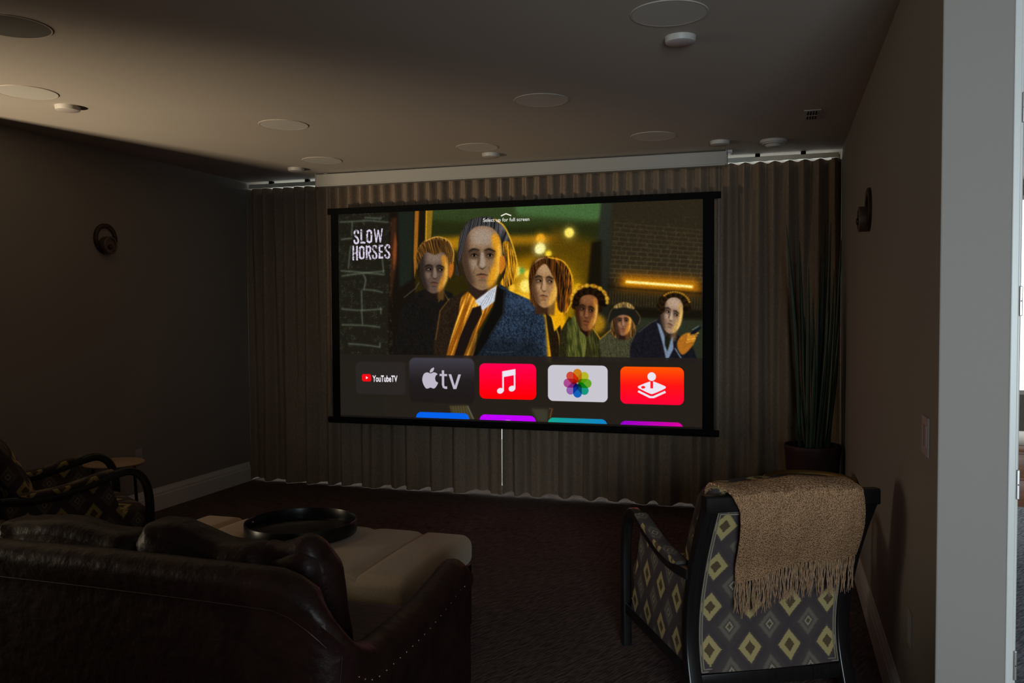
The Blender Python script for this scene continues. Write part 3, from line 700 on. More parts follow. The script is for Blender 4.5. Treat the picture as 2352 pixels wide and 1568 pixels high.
poly([(1584, 768), (1592, 757), (1608, 747), (1611, 752), (1597, 766)], '10151a', 1, .8); stroke([(1590, 757), (1606, 747.5)], 1.3, 'c8d4d8', .85, .5)
poly([(1548, 800), (1564, 812), (1570, 830), (1540, 830)], '15141a', 1, 1); stroke([(1551, 798), (1566, 822)], 3, '8aa0b8', .8, .7)
# grain of the weathered pier and the far bricks
for (xa, xb, ya, yb, c, aa) in ((779, 905, 480, 815, '7f8a70', .20), (1410, 1614, 505, 700, '8a7440', .12)):
    q = S([(xa, ya), (xb, yb)]); X0, Y0, X1, Y1 = int(q[0][0]), int(q[0][1]), int(q[1][0]), int(q[1][1]); X0, Y0 = max(0, X0), max(0, Y0)
    n = (nsamp(*np.mgrid[Y0:Y1, X0:X1] / 2.1) * .6 + nsamp(*(np.mgrid[Y0:Y1, X0:X1] / 11.)) * .6); mm = (np.clip((n - .72) * 3, 0, 1) * aa)[..., None]; img[Y0:Y1, X0:X1] = img[Y0:Y1, X0:X1] * (1 - mm) + hx(c) * mm
img *= (.90 + .2 * vnoise(2, 2))[..., None]
# -- menu panel over the lower third
cy0 = int(S([(1200, 817)])[0][1])
lo = img[cy0:].copy(); yy = np.linspace(0, 1, CH - cy0)[:, None, None]
img[cy0:] = lo * .10 * (1 - yy * .3) + hx('231d1a') * (.92 + .06 * yy)
img[cy0 + 2:, :150] = img[cy0 + 2:, :150] * .6 + hx('1e1d17') * .4
poly([(1034, 931), (1076, 930), (1090, 962), (1046, 962)], '4a4228', .8, 1.5)
for k in range(7): stroke([(1036 + k * 6, 931), (1041 + k * 6.3, 961)], 1.2, '8a7a4a', .6, .5)
stroke([(1076, 931), (1090, 962)], 2.5, '8f9a88', .7, .7); stroke([(1264, 937), (1271, 937), (1266, 958)], 3, '9a5c20', .8, 1); poly([(1222, 937), (1262, 938), (1260, 970), (1238, 968)], '4a4a34', .6, 3)
def tile(tl, tr, br, bl, c, r=12., a=1., blur=.0):
    p = S([tl, tr, br, bl]); x0, x1 = (p[0, 0] + p[3, 0]) / 2, (p[1, 0] + p[2, 0]) / 2; y0, y1 = (p[0, 1] + p[1, 1]) / 2, (p[2, 1] + p[3, 1]) / 2; r *= 1.34; o = []
    for cx, cy, a0 in ((x1 - r, y1 - r, 0), (x0 + r, y1 - r, 90), (x0 + r, y0 + r, 180), (x1 - r, y0 + r, 270)):
        for i in range(9): t = math.radians(a0 + 90 * i / 8); o.append((cx + r * math.cos(t), cy + r * math.sin(t)))
    poly(o, c, a, blur, raw=True)
def grad3(c1, c2, c3):
    a, b, c = hx(c1), hx(c2), hx(c3)
    return lambda u, v: np.where((v < .5)[..., None], a + (b - a) * (v * 2)[..., None], b + (c - b) * (v * 2 - 1)[..., None])
tile((817, 829), (933, 831), (933, 906), (818, 904), '2b2725', 10, .8, .8)
tile((941, 820), (1093, 822), (1092, 927), (942, 922), grad3('44414d', '221d1e', '1d1816'), 14, .95, 1.)
tile((1103.5, 832.5), (1234, 835), (1234.5, 917), (1104, 914), grad('ff0052', 'ff0000'))
tile((1261, 836), (1398, 839), (1398.5, 922.5), (1261.5, 919), 'c9c5cf')
tile((1427, 839), (1571.5, 843), (1572, 929), (1427, 924.5), grad3('ff5a00', 'ff1414', 'ff0038'))
cut = CH * .991
def lower(tl, tr, c):
    n_ = img.copy(); tile(tl, tr, (tr[0], tr[1] + 60), (tl[0], tl[1] + 60), c, 13); k = int(cut); img[k:] = n_[k:]
lower((957, 945), (1080, 948.5), '0560ea'); lower((1104, 950.5), (1233.5, 954), 'c000ff')
lower((1261, 957), (1397, 961.5), grad('17a48c', '1080c8', 'x')); lower((1426, 963.5), (1570.5, 969), grad('9600d0', 'e0009c', 'x'))
disc(1169, 968, 9, 'f0e0f4', 1, .6, ry=3.6); img[int(cut):] = hx('171412')
WHT = 'efebf4'
def z3(pts): return [(740 + x / 4.704, 740 + y / 4.704) for x, y in pts]
def z4(pts): return [(1180 + x / 4.704, 740 + y / 4.704) for x, y in pts]
# fruit mark and tv
poly(z3([(1180, 547), (1142, 536), (1106, 556), (1090, 610), (1100, 662), (1126, 706), (1148, 712), (1180, 702), (1214, 712), (1238, 694), (1261, 650), (1240, 634), (1230, 602), (1238, 572), (1256, 556), (1236, 540), (1212, 536)]), 'bdb7c8', 1, 0, curve=True)
poly(z3([(1174, 538), (1174, 520), (1190, 496), (1218, 484), (1216, 508), (1200, 530)]), 'bdb7c8', 1, 0, curve=True)
stroke(z3([(1316, 514), (1316, 670), (1322, 694), (1340, 702), (1360, 702)]), 7.6, 'bdb7c8'); stroke(z3([(1278, 564), (1360, 566)]), 6.4, 'bdb7c8')
poly(z3([(1376, 556), (1406, 556), (1443, 680), (1482, 558), (1511, 558), (1460, 717), (1428, 717)]), 'bdb7c8')
# play badge
tile(*z3([(432, 555), (533, 556), (533, 636), (432, 635)]), 'f50a12', 4.5); poly(z3([(475, 580), (500, 595), (475, 610)]), WHT)
# beamed notes
poly(z3([(1958, 524), (2102, 499), (2102, 562), (2083, 566), (1976, 586), (1976, 740), (1958, 740)]), 'ece4f0'); stroke(z3([(2092, 520), (2092, 716)]), 5.0, 'ece4f0')
for x, y in ((1937, 735), (2063, 711)): disc(*z3([(x, y)])[0], 7.8, 'ece4f0', 1, 0, ry=6.2, rot=-.35)
# eight overlapping petals
fc = S(z4([(701, 652)]))[0]
for k, c in enumerate(('f08a10', 'c8cf20', '68b820', '10a884', '0a68c8', '9a68b8', 'c04c98', 'f04a30')):
    a = -PI / 2 + k * PI / 4; dx, dy = math.cos(a), math.sin(a); o = []
    for rc, a0 in ((12.6 + 16, -90), (13, 90)):
        for i in range(13): t = a + math.radians(a0 + 180 * i / 12); o.append((fc[0] + dx * rc + 12.8 * math.cos(t), fc[1] + dy * rc + 12.8 * math.sin(t)))
    poly(o, np.clip(hx(c) * 1.12, 0, 1), .95, 0, raw=True, mode='mul')
disc(*z4([(701, 652)])[0], 1.6, 'e8e4ee', 1, .6)
# joystick
poly(cr(z4([(1350, 692), (1366, 676), (1478, 632), (1520, 632), (1632, 678), (1648, 694), (1632, 712), (1520, 762), (1478, 762), (1366, 708)]), 5), 'ece4f0')
stroke(z4([(1498, 600), (1498, 706)]), 7.6, 'ff1c28'); disc(*z4([(1498, 579)])[0], 9., 'ece4f0'); disc(*z4([(1407, 694)])[0], 4.4, 'ff1c28', 1, 0, ry=2.8)
stroke(z4([(1352, 736), (1480, 800), (1518, 800), (1646, 742)]), 6.2, 'ece4f0', curve=False)
# lettering: title built from strokes
def glyph(ch, x0, x1, y0, y1, w_):
    GL = {'L': [[(.2, 0), (.2, .9), (1, .9)]], 'H': [[(.17, 0), (.17, 1)], [(.83, 0), (.83, 1)], [(.1, .5), (.9, .5)]], 'E': [[(.95, .09), (.2, .09), (.2, .91), (.95, .91)], [(.2, .5), (.85, .5)]],
          'W': [[(.08, 0), (.28, .97)], [(.28, .97), (.5, .1)], [(.5, .1), (.72, .97)], [(.72, .97), (.92, 0)]], 'O': [[(.5, .08), (.8, .16), (.84, .5), (.8, .84), (.5, .92), (.2, .84), (.16, .5), (.2, .16), (.5, .08)]],
          'R': [[(.2, 1), (.2, .09), (.62, .09), (.84, .2), (.82, .42), (.6, .52), (.2, .52)], [(.5, .5), (.86, 1)]], 'S': [[(.86, .28), (.78, .12), (.5, .07), (.22, .14), (.18, .3), (.34, .44), (.66, .56), (.84, .72), (.78, .88), (.5, .94), (.2, .88), (.12, .7)]]}
    P = []
    for st in GL[ch]:
        q = [(x0 + a * (x1 - x0), y0 + b * (y1 - y0)) for a, b in st]
        if ch == 'O': P += [stroke([q[i], q[i + 1]], w_, '', ret=True) for i in range(8)] + [S([c])[0] + np.c_[np.cos(np.arange(12) * .5236), np.sin(np.arange(12) * .5236)] * w_ / 2 for c in q]
        elif ch == 'S': P.append(stroke(q, w_, '', ret=True, curve=True))
        else: P += [stroke([q[i], q[i + 1]], w_, '', ret=True) for i in range(len(q) - 1)]
        if ch in 'LER':      # square up the mitres
            for a, b in st[1:-1]: q = S([(x0 + a * (x1 - x0), y0 + b * (y1 - y0))])[0]; P.append(np.array([(q[0] - w_ / 2, q[1] - w_ / 2), (q[0] + w_ / 2, q[1] - w_ / 2), (q[0] + w_ / 2, q[1] + w_ / 2), (q[0] - w_ / 2, q[1] + w_ / 2)]))
    x, y, m = raster(P, 2); gr_ = vnoise(2.5, 2.5)[:m.shape[0], :m.shape[1]] * .6 + vnoise(6, 6)[:m.shape[0], :m.shape[1]] * .4
    comp(x, y, m * np.clip(1.3 - 1.1 * (gr_ > .62) * .55 - .3 * (gr_ > .5), .25, 1), 'd6cbe2')
for ch, a, b, y0, y1 in (('S', 814.5, 827.5, 525.5, 559), ('L', 830, 842, 525, 558.5), ('O', 843.5, 858.5, 524.5, 557.5), ('W', 861, 882.5, 523, 556)): glyph(ch, a, b, y0, y1, 4.3 if ch == 'W' else 6.0)
for ch, a, b, y0, y1 in (('H', 811.5, 824.5, 562.5, 596), ('O', 826, 840.5, 562, 594.8), ('R', 842, 855.5, 561.5, 594.2), ('S', 857, 869.5, 560.5, 593.5), ('E', 872, 883.5, 560, 592.8), ('S', 885.5, 899.5, 559, 592.5)): glyph(ch, a, b, y0, y1, 6.0)
def text(s, xa, xb, ybase_a, ybase_b, cap, c, bold=0.):
    cu = bpy.data.curves.new('t', 'FONT'); cu.body = s; cu.resolution_u = 4; cu.offset = bold
    ob = bpy.data.objects.new('t', cu); col.objects.link(ob); dg = bpy.context.evaluated_depsgraph_get(); me = ob.evaluated_get(dg).to_mesh()
    V = np.array([v.co[:2] for v in me.vertices]); T_ = [list(p.vertices) for p in me.polygons]; ob.evaluated_get(dg).to_mesh_clear(); bpy.data.objects.remove(ob); bpy.data.curves.remove(cu)
    x0, x1 = V[:, 0].min(), V[:, 0].max(); ch_ = .72
    u = (V[:, 0] - x0) / (x1 - x0); X = xa + (xb - xa) * u; Y = ybase_a + (ybase_b - ybase_a) * u - V[:, 1] / ch_ * cap
    P = S(np.c_[X, Y]); x, y, m = raster([P[t] for t in T_], 2, 4); comp(x, y, m, c)
text('Select up for full screen', 1113.5, 1219.5, 509.2, 507., 8.4, 'f2f2ea', .006)
text('YouTubeTV', 856, 914.3, 875.4, 875.8, 14.6, 'efe9f2', .028)
stroke([(1154.5, 495.8), (1166, 490.6), (1178, 495.2)], 3.4, 'f2f0e0')
img = np.clip(img, 0, 1); lin = np.where(img <= .04045, img / 12.92, ((img + .055) / 1.055) ** 2.4)

PX0, PX1, PZ0, PZ1, PY = 1.045, 4.112, .648, 2.389, -.3
ps = empty('projection_screen', ((PX0 + PX1) / 2, PY, H), label='wide pull-down projection screen with black border hanging from a white case, menu glowing on it', cat='projection screen')
cx_, cz_ = (PX0 + PX1) / 2, H
nx, nz = CW, CH
xs = np.linspace(PX0, PX1, nx) - cx_; zs = np.linspace(PZ1, PZ0, nz) - cz_
co_ = np.zeros((nz, nx, 3), np.float32); co_[..., 0] = xs[None]; co_[..., 2] = zs[:, None]; co_[..., 1] = -.006
me = bpy.data.meshes.new('picture_surface'); me.vertices.add(nx * nz); me.vertices.foreach_set('co', co_.ravel())
ii = (np.arange(nz - 1)[:, None] * nx + np.arange(nx - 1)[None]).astype(np.int32); q = np.stack([ii, ii + nx, ii + nx + 1, ii + 1], -1).reshape(-1, 4)
me.loops.add(q.size); me.loops.foreach_set('vertex_index', q.ravel()); me.polygons.add(len(q)); me.polygons.foreach_set('loop_start', np.arange(len(q), dtype=np.int32) * 4)
try: me.polygons.foreach_set('loop_total', np.full(len(q), 4, np.int32))
except Exception: pass
me.update(calc_edges=True)
at = me.color_attributes.new('shown', 'FLOAT_COLOR', 'POINT'); at.data.foreach_set('color', np.concatenate([lin.reshape(-1, 3), np.ones((nx * nz, 1))], 1).astype(np.float32).ravel())
pm = bpy.data.materials.new('projected_picture'); pm.use_nodes = True; nt = pm.node_tree; nt.nodes.clear()
oo = nt.nodes.new('ShaderNodeOutputMaterial'); em = nt.nodes.new('ShaderNodeEmission'); an = nt.nodes.new('ShaderNodeAttribute'); an.attribute_name = 'shown'
em.inputs[1].default_value = 1.; nt.links.new(an.outputs['Color'], em.inputs[0]); nt.links.new(em.outputs[0], oo.inputs[0]); me.materials.append(pm)
pic = bpy.data.objects.new('picture_surface', me); col.objects.link(pic); pic.parent = ps
tag(pic, 'glowing menu picture: title, six people at night, row of app tiles')
def sp(nm, b_, m_, lb=None):
    bmesh.ops.translate(b_, verts=b_.verts, vec=(-cx_, -PY, -cz_)); o = link(nm, b_, m_, ps, smooth=False)
    if lb: o['label'] = lb
    return o
sp('border', B(.972, 4.196, PY - .004, PY + .002, .612, 2.425), M['black'])
sp('top_bar', B(.945, 4.245, PY - .018, PY + .012, 2.390, 2.440, bev=.004), M['black'])
sp('bottom_bar', sweep(bmesh.new(), [(.934, PY, .618), (4.236, PY, .618)], circ(.026, 16)), M['black'])
cs = sp('case', B(.870, 4.286, PY - .075, PY + .07, 2.632, 2.728, bev=.006), M['case'], 'white metal case')
for x in (.866, 4.282):
    bm = B(x, x + .008, PY - .078, PY + .072, 2.626, 2.734, bev=.002); bmesh.ops.translate(bm, verts=bm.verts, vec=(-cx_, -PY, -cz_)); link('end_cap', bm, M['case'], cs, smooth=False)
bm = B(.875, 4.28, PY - .079, PY - .045, 2.622, 2.634, bev=.002); bmesh.ops.translate(bm, verts=bm.verts, vec=(-cx_, -PY, -cz_)); link('lower_lip', bm, M['case'], cs, smooth=False)
for x in (.965, 4.23): sp('cable', sweep(bmesh.new(), [(x, PY, 2.63), (x, PY, .62)], circ(.0014, 6), up=Vector((0, 1, 0))), M['wire'])
for x in (.95, 4.31): sp('bracket', B(x - .02, x + .02, PY - .05, PY + .05, 2.715, 2.74, bev=.003), M['steel'])


# ------------------------------------------------------------------ armchairs
def lerp(a, b, t): return a + (b - a) * t
STILE = spline([(-.44, 0), (-.385, .12), (-.345, .27), (-.352, .42), (-.398, .58), (-.467, .74), (-.545, .885)], 6)
def stile_y(z):
    for a, b in zip(STILE, STILE[1:]):
        if a.y <= z <= b.y: return lerp(a.x, b.x, (z - a.y) / max(1e-6, b.y - a.y))
    return STILE[-1].x if z > .5 else STILE[0].x
def stile_x(z): return .316 + .002 * (max(0, z) / .885) ** 1.5     # half width, centre of stile
ARM = spline([(.385, 0), (.39, .18), (.392, .36), (.385, .50), (.352, .595), (.285, .640), (.20, .630), (.08, .594), (-.06, .560), (-.20, .545), (-.375, .555)], 6)
def arm_z(y):
    top = [p for p in ARM if p.y > .53]
    for a, b in zip(top, top[1:]):
        if b.x <= y <= a.x and a.x != b.x: return lerp(a.y, b.y, (y - a.x) / (b.x - a.x))
    return .552 if y < 0 else .6
def armchair(loc, rz, label):
    t = empty('armchair', loc, rz, label=label, cat='armchair', group='ikat upholstered armchairs with dark bent arms')
    for s in (-1, 1):
        # rear stile runs from the floor to the top of the back
        link('rear_leg', sweep(bmesh.new(), [(s * stile_x(p.y), p.x, p.y) for p in STILE if p.y < .845], rrect(.056, .046, .008), side=(1, 0, 0)), M['wood'], t)
        link('arm_frame', sweep(bmesh.new(), [(s * .325, p.x, p.y) for p in ARM], rrect(.044, .046, .010), side=(1, 0, 0)), M['wood'], t)
        pad = [(s * .325, y, arm_z(y) + .028) for y in [.19 - .03 * k for k in range(17)]]
        sc_ = [(1, min(1., .35 + .25 * min(k, 16 - k))) for k in range(17)]
        link('arm_pad', sweep(bmesh.new(), pad, rrect(.060, .040, .016, 4), side=(1, 0, 0), scale=sc_), M['ikat'], t)
        # side panel between arm and side rail
        bm = bmesh.new(); n = 14; rows = []
        for i in range(n + 1):
            f = i / n; col_ = []
            for k in range(7):
                g = k / 6; z = lerp(.195, arm_z(lerp(-.34, .17, f)) - .02, g); yy = lerp(stile_y(z) + .006, lerp(.30, .17, g), f)
                bul = .006 * math.sin(PI * f) * math.sin(PI * g)
                col_.append((bm.verts.new((s * (.331 + bul), yy, z)), bm.verts.new((s * .305, yy, z))))
            rows.append(col_)
        for i in range(n):
            for k in range(6):
                for q in (0, 1): bm.faces.new((rows[i][k][q], rows[i + 1][k][q], rows[i + 1][k + 1][q], rows[i][k + 1][q]))
        for i in range(n):
            for k in (0, 6): bm.faces.new((rows[i][k][0], rows[i + 1][k][0], rows[i + 1][k][1], rows[i][k][1]))
        for k in range(6):
            for i in (0, n): bm.faces.new((rows[i][k][0], rows[i][k + 1][0], rows[i][k + 1][1], rows[i][k][1]))
        link('side_panel', bm, M['ikat'], t)
        link('side_rail', B(s * .318 - .018, s * .318 + .018, -.345, .385, .150, .200, bev=.006), M['wood'], t)
    zt = .858
    link('top_rail', sweep(bmesh.new(), [(x, stile_y(.855), zt) for x in (-.3445, -.15, .15, .3445)], rrect(.050, .060, .009), side=(0, 1, 0)), M['wood'], t)
    link('bottom_rail', B(-.30, .30, stile_y(.15) - .012, stile_y(.15) + .022, .112, .172, bev=.006), M['wood'], t)
    link('front_rail', B(-.31, .31, .36, .395, .155, .215, bev=.006), M['wood'], t)
    # outer back panel of fabric with double piping, set in the frame
    bm = bmesh.new(); n, m_ = 12, 16; g0 = []
    for k in range(m_ + 1):
        z = lerp(.175, .830, k / m_); w = stile_x(z) - .028; r_ = []
        for i in range(n + 1):
            u = lerp(-1, 1, i / n); y = stile_y(z) - .012 - .010 * (1 - u * u)
            r_.append((bm.verts.new((u * w, y, z)), bm.verts.new((u * w, y + .028, z))))
        g0.append(r_)
    for k in range(m_):
        for i in range(n):
            for q in (0, 1): bm.faces.new((g0[k][i][q], g0[k][i + 1][q], g0[k + 1][i + 1][q], g0[k + 1][i][q]))
    for k in range(m_):
        for i in (0, n): bm.faces.new((g0[k][i][0], g0[k + 1][i][0], g0[k + 1][i][1], g0[k][i][1]))
    for i in range(n):
        for k in (0, m_): bm.faces.new((g0[k][i][0], g0[k][i + 1][0], g0[k][i + 1][1], g0[k][i][1]))
    bp_ = link('back_panel', bm, M['ikat'], t)
    bm = bmesh.new()
    for off in (.004, .013):
        path = []
        for k in range(17): z = lerp(.175 + off, .830 - off, k / 16); path.append((-(stile_x(z) - .028 - off), stile_y(z) - .0145, z))
        for i in range(1, 12): u = lerp(-1, 1, i / 12); path.append((u * (stile_x(.83) - .028 - off), stile_y(.83) - .0145 - .010 * (1 - u * u), .830 - off))
        for k in range(17): z = lerp(.830 - off, .175 + off, k / 16); path.append((stile_x(z) - .028 - off, stile_y(z) - .0145, z))
        for i in range(1, 12): u = lerp(1, -1, i / 12); path.append((u * (stile_x(.21) - .028 - off), stile_y(.21) - .0145 - .010 * (1 - u * u), .175 + off))
        path.append(path[0])
        sweep(bm, path, circ(.0032, 6), up=Vector((0, 1, .01)))
    link('piping', bm, M['piping'], bp_)
    # inner back cushion and seat cushion
    def lean(p, q):
        z = p.z + .655
        p.y += stile_y(min(z, .885)) + .125; return p
    link('back_cushion', cushion(bmesh.new(), .585, .15, .50, .05, 14, .02, .002, 1.3, (0, 0, .655), fn=lean), M['ikat'], t)
    link('seat_cushion', cushion(bmesh.new(), .600, .66, .20, .055, 14, .018, .002, 4.1, (0, .075, .325)), M['ikat'], t)
    return t
ac1 = armchair((4.465, -3.20, 0), math.radians(28.5), 'dark framed armchair in diamond ikat fabric with a tan throw over its back')
ac2 = armchair((.66, -2.955, 0), math.radians(-32), 'dark framed ikat armchair by the left wall, partly behind the leather sofa')

# ------------------------------------------------------------------ throw blanket over the right armchair
def throw():
    t = empty('throw_blanket', ac1.location, ac1.rotation_euler.z, label='tan knitted throw with long fringe hanging over the back of the armchair', cat='throw blanket')
    top = .893; yt = stile_y(.885)
    # section over the back: from the front face up over the rail and down the rear (local y,z), arc length s from the top
    def sect(s):      # s>0 rear side
        if s < 0:
            s = -s; z = top + .024 - max(0, s - .04) * .97 - .5 * min(s, .04); return (yt + .08 + .012 * s + min(s, .05) * .75, z)
        if s < .06: return (yt + .08 - s * 1.85, top + .024 - 5.5 * s * s)
        z = top + .004 - (s - .06)
        return (lerp(stile_y(max(z, .2)) - .040, yt - .033, max(0, min(1, (z - .60) / .27)) ** 1.2), z)
    nx, ns = 60, 56
    def wave(u, s): return .006 * math.sin(u * 17 + s * 3) * min(1, max(0, s) * 5) + .007 * noise.noise(Vector((u * 3.0, s * 3.0, 2.2)))
    XL, XR = -.250, .240
    def edge(u): return lerp(.425, .325, u ** .8) + .012 * math.sin(u * 9)       # length of the rear drop
    def P_(u, s):
        y, z = sect(s); f = max(0., s)
        x = lerp(XL - .045 * (1 - min(1, (f) / .12)) * (1 if f >= 0 else 0) , XR, u) + .17 * f
        hump = .014 * math.exp(-((u - .62) / .22) ** 2) * max(0, 1 - abs(s) / .12)
        return Vector((x, y - abs(wave(u, s)) * (1 if s > .02 else 0) - .002, z + hump + (.004 * noise.noise(Vector((u * 9, s * 8, 0))) if s < .06 else 0)))
    bm = bmesh.new(); g = []
    for i in range(nx + 1):
        u = i / nx; e = edge(u)
        g.append([bm.verts.new(P_(u, lerp(-.22, e, k / ns))) for k in range(ns + 1)])
    uvl = bm.loops.layers.uv.new('UVMap')
    for i in range(nx):
        for k in range(ns):
            f = bm.faces.new((g[i][k], g[i + 1][k], g[i + 1][k + 1], g[i][k + 1]))
            for l, (a, b) in zip(f.loops, ((i, k), (i + 1, k), (i + 1, k + 1), (i, k + 1))): l[uvl].uv = (a / nx * .52, b / ns * .64)
    bmesh.ops.recalc_face_normals(bm, faces=bm.faces[:]); bm.normal_update(); bmesh.ops.solidify(bm, geom=bm.faces[:], thickness=-.007)
    link('blanket', bm, M['knit'], t, uv=False)
    # twisted fringe strands
    bm = bmesh.new(); R = random.Random(4)
    N = 132
    for j in range(N):
        u = (j + .5) / N + R.uniform(-.003, .003); u = max(0, min(1, u)); p = P_(u, edge(u)); L = R.uniform(.115, .155)
        a1, a2 = R.uniform(-.018, .018), R.uniform(0, 6.3); pts = []; sc_ = []
        for k in range(13):
            f = k / 12; z = p.z - L * f + .006
            yb = min(p.y, stile_y(max(z, .2)) - .030 - .004)
            pts.append((p.x + a1 * f * f + .0022 * math.sin(f * 9 + a2), lerp(p.y, yb + .006 - .004 * math.sin(a2), f), z))
            sc_.append((1.0 + .35 * math.sin(k * 2.1 + a2)) * (1 if k < 12 else .5))
        sweep(bm, pts, circ(.0017, 5), up=Vector((0, 1, 0)), scale=sc_)
    tag(link('fringe', bm, M['fringe'], t), kind='stuff')
throw()

# ------------------------------------------------------------------ leather sofa
def sofa():
    X0, X1, YB, YF = 1.32, 3.56, -4.93, -3.93      # outer faces
    t = empty('sofa', ((X0 + X1) / 2, (YB + YF) / 2, 0), label='dark brown leather sofa seen from behind, nailheads along its right arm', cat='sofa')
    ox, oy = t.location.x, t.location.y
    R = .11
    # centre-line of the outer shell from the front of the left arm round the back to the front of the right arm
    path = []
    for k in range(15): path.append((X0, lerp(YF, YB + R, k / 14), 'L'))
    for k in range(1, 9): a = PI + k / 9 * PI / 2; path.append((X0 + R + R * math.cos(a), YB + R + R * math.sin(a), 'L' if k < 5 else 'B'))
    for k in range(41): path.append((lerp(X0 + R, X1 - R, k / 40), YB, 'B'))
    for k in range(1, 9): a = -PI / 2 + k / 9 * PI / 2; path.append((X1 - R + R * math.cos(a), YB + R + R * math.sin(a), 'B' if k < 5 else 'R'))
    for k in range(15): path.append((X1, lerp(YB + R, YF, k / 14), 'R'))
    cx = (X0 + X1) / 2
    def height(x, y):
        # straight back, scooping down at the corners to low arms that lift a little at the front
        f = max(0., min(1., (max(0., abs(x - cx) - (X1 - cx) + .23) + max(0., y - YB)) / .47))
        s = f * f * (3 - 2 * f)
        hb = .852 - .012 * (x - cx) ** 2
        ha = .588 + .055 * max(0, min(1, (y + 4.5) / .5)) ** 2 * 1.0
        if y > YF - .10: ha -= .05 * ((y - (YF - .10)) / .10) ** 2
        return lerp(hb, ha, s)
    TH = .15
    def section(i):
        x, y, _ = path[i]; x2, y2, _ = path[min(i + 1, len(path) - 1)]; x1, y1, _ = path[max(i - 1, 0)]
        tx, ty = x2 - x1, y2 - y1; L = math.hypot(tx, ty); tx /= L; ty /= L; nx_, ny_ = -ty, tx        # inward normal
        h = height(x, y) + .003 * noise.noise(Vector((x * 6, y * 6, 1))); r = .052; out = []
        prof = [(.008, .10), (.0, .16), (.002, .40), (.004, h - .13), (.004, h - .105)]
        for k in range(9): a = PI - k / 8 * PI; prof.append((r - .008 + (r + .004) * math.cos(a) * 1.0, h - r + r * math.sin(a)))
        prof += [(2 * r + .004, h - .10), (TH * .85, h - .16), (TH, .36), (TH, .12)]
        # a shallow groove under the roll where the nail line runs
        for a, z in prof:
            wv = .0025 * noise.noise(Vector((x * 5, y * 5, z * 7)))
            out.append((x + nx_ * (a + wv) - ox, y + ny_ * (a + wv) - oy, z))
        return out
    secs = [section(i) for i in range(len(path))]
    def shell(name, sel):
        idx = [i for i in range(len(path)) if path[i][2] == sel]
        if sel == 'B': idx = [idx[0] - 1] + idx + [idx[-1] + 1]
        bm = bmesh.new(); rs = [[bm.verts.new(p) for p in secs[i]] for i in idx]; m_ = len(rs[0])
        for a, b in zip(rs, rs[1:]):
            for k in range(m_): bm.faces.new((a[k], a[(k + 1) % m_], b[(k + 1) % m_], b[k]))
        bm.faces.new(list(reversed(rs[0]))); bm.faces.new(rs[-1])
        return link(name, bm, M['leather'], t)
    bk = shell('backrest', 'B'); arms = [shell('armrest', 'L'), shell('armrest', 'R')]
    # piping welts: along the top of the outer back and down the rear corners
    def outer(i, dz=0., off=-.004):
        x, y, _ = path[i]; x2, y2, _ = path[min(i + 1, len(path) - 1)]; x1, y1, _ = path[max(i - 1, 0)]
        tx, ty = x2 - x1, y2 - y1; L = math.hypot(tx, ty); return (x - ty / L * off - ox, y + tx / L * off - oy, height(x, y) - .060 + dz)
    nB = [i for i in range(len(path)) if path[i][2] == 'B'][2:-1]
    link('piping', sweep(bmesh.new(), [outer(i, -.045, .003) for i in nB], circ(.0022, 6)), M['stitch'], bk)
    for s in (0, 1):
        i = [k for k in range(len(path)) if path[k][2] == ('L', 'R')[s]]; i = i[-1] if s == 0 else i[0]
        a = outer(i, 0, .0); bm = bmesh.new()
        pts = [(a[0] + (.02 * (k / 10) ** 2 - .035 * (k / 10)) * (1 if s else -1), a[1] - .045 * (k / 10), lerp(a[2] - .0, .12, k / 10)) for k in range(11)]
        # keep the seam on the rounded corner
        q = []
        for k, (px_, py_, pz_) in enumerate(pts):
            an = lerp(-PI / 4 + .15, -PI / 2 + .5, k / 10); ccx = (X1 - R) if s else (X0 + R)
            q.append((ccx + math.cos(an) * (R + .001) * (1 if s else -1) - ox, YB + R + math.sin(an) * (R + .001) - oy, pz_))
        link('piping', sweep(bm, q, circ(.0012, 6), up=Vector((1, 0, 0))), M['stitch'], arms[s])
        # brass nailheads along the outside of the arm
        ii = [k for k in range(len(path)) if path[k][2] == ('L', 'R')[s]]
        pts = spline([outer(k, -.042, .0035) for k in ii], 8)
        acc = 0; last = Vector(pts[0]); first = True
        for p in pts[1:]:
            if p[1] > YF - .05 - oy or p[1] < YB + .10 - oy: last = Vector(p); continue
            acc += (p - last).length; last = p
            if acc >= .042 or first:
                first = False
                acc = 0; bm = bmesh.new(); bmesh.ops.create_uvsphere(bm, u_segments=8, v_segments=5, radius=.0042); bmesh.ops.translate(bm, verts=bm.verts, vec=p)
                link('nailhead', bm, M['nail'], arms[s])
    # seat deck and cushions
    link('base', B(X0 + .04 - ox, X1 - .04 - ox, YB + .05 - oy, YF - .02 - oy, .10, .30, bev=.02), M['leather'], t)
    wI = (X1 - X0 - 2 * TH) / 3
    for k in range(3):
        c = (X0 + TH + wI * (k + .5) - ox, YB + TH + .40 - oy, .365)
        link('seat_cushion', cushion(bmesh.new(), wI - .006, .78, .16, .05, 14, .02, .004, 3.0 * k, c), M['leather'], t)
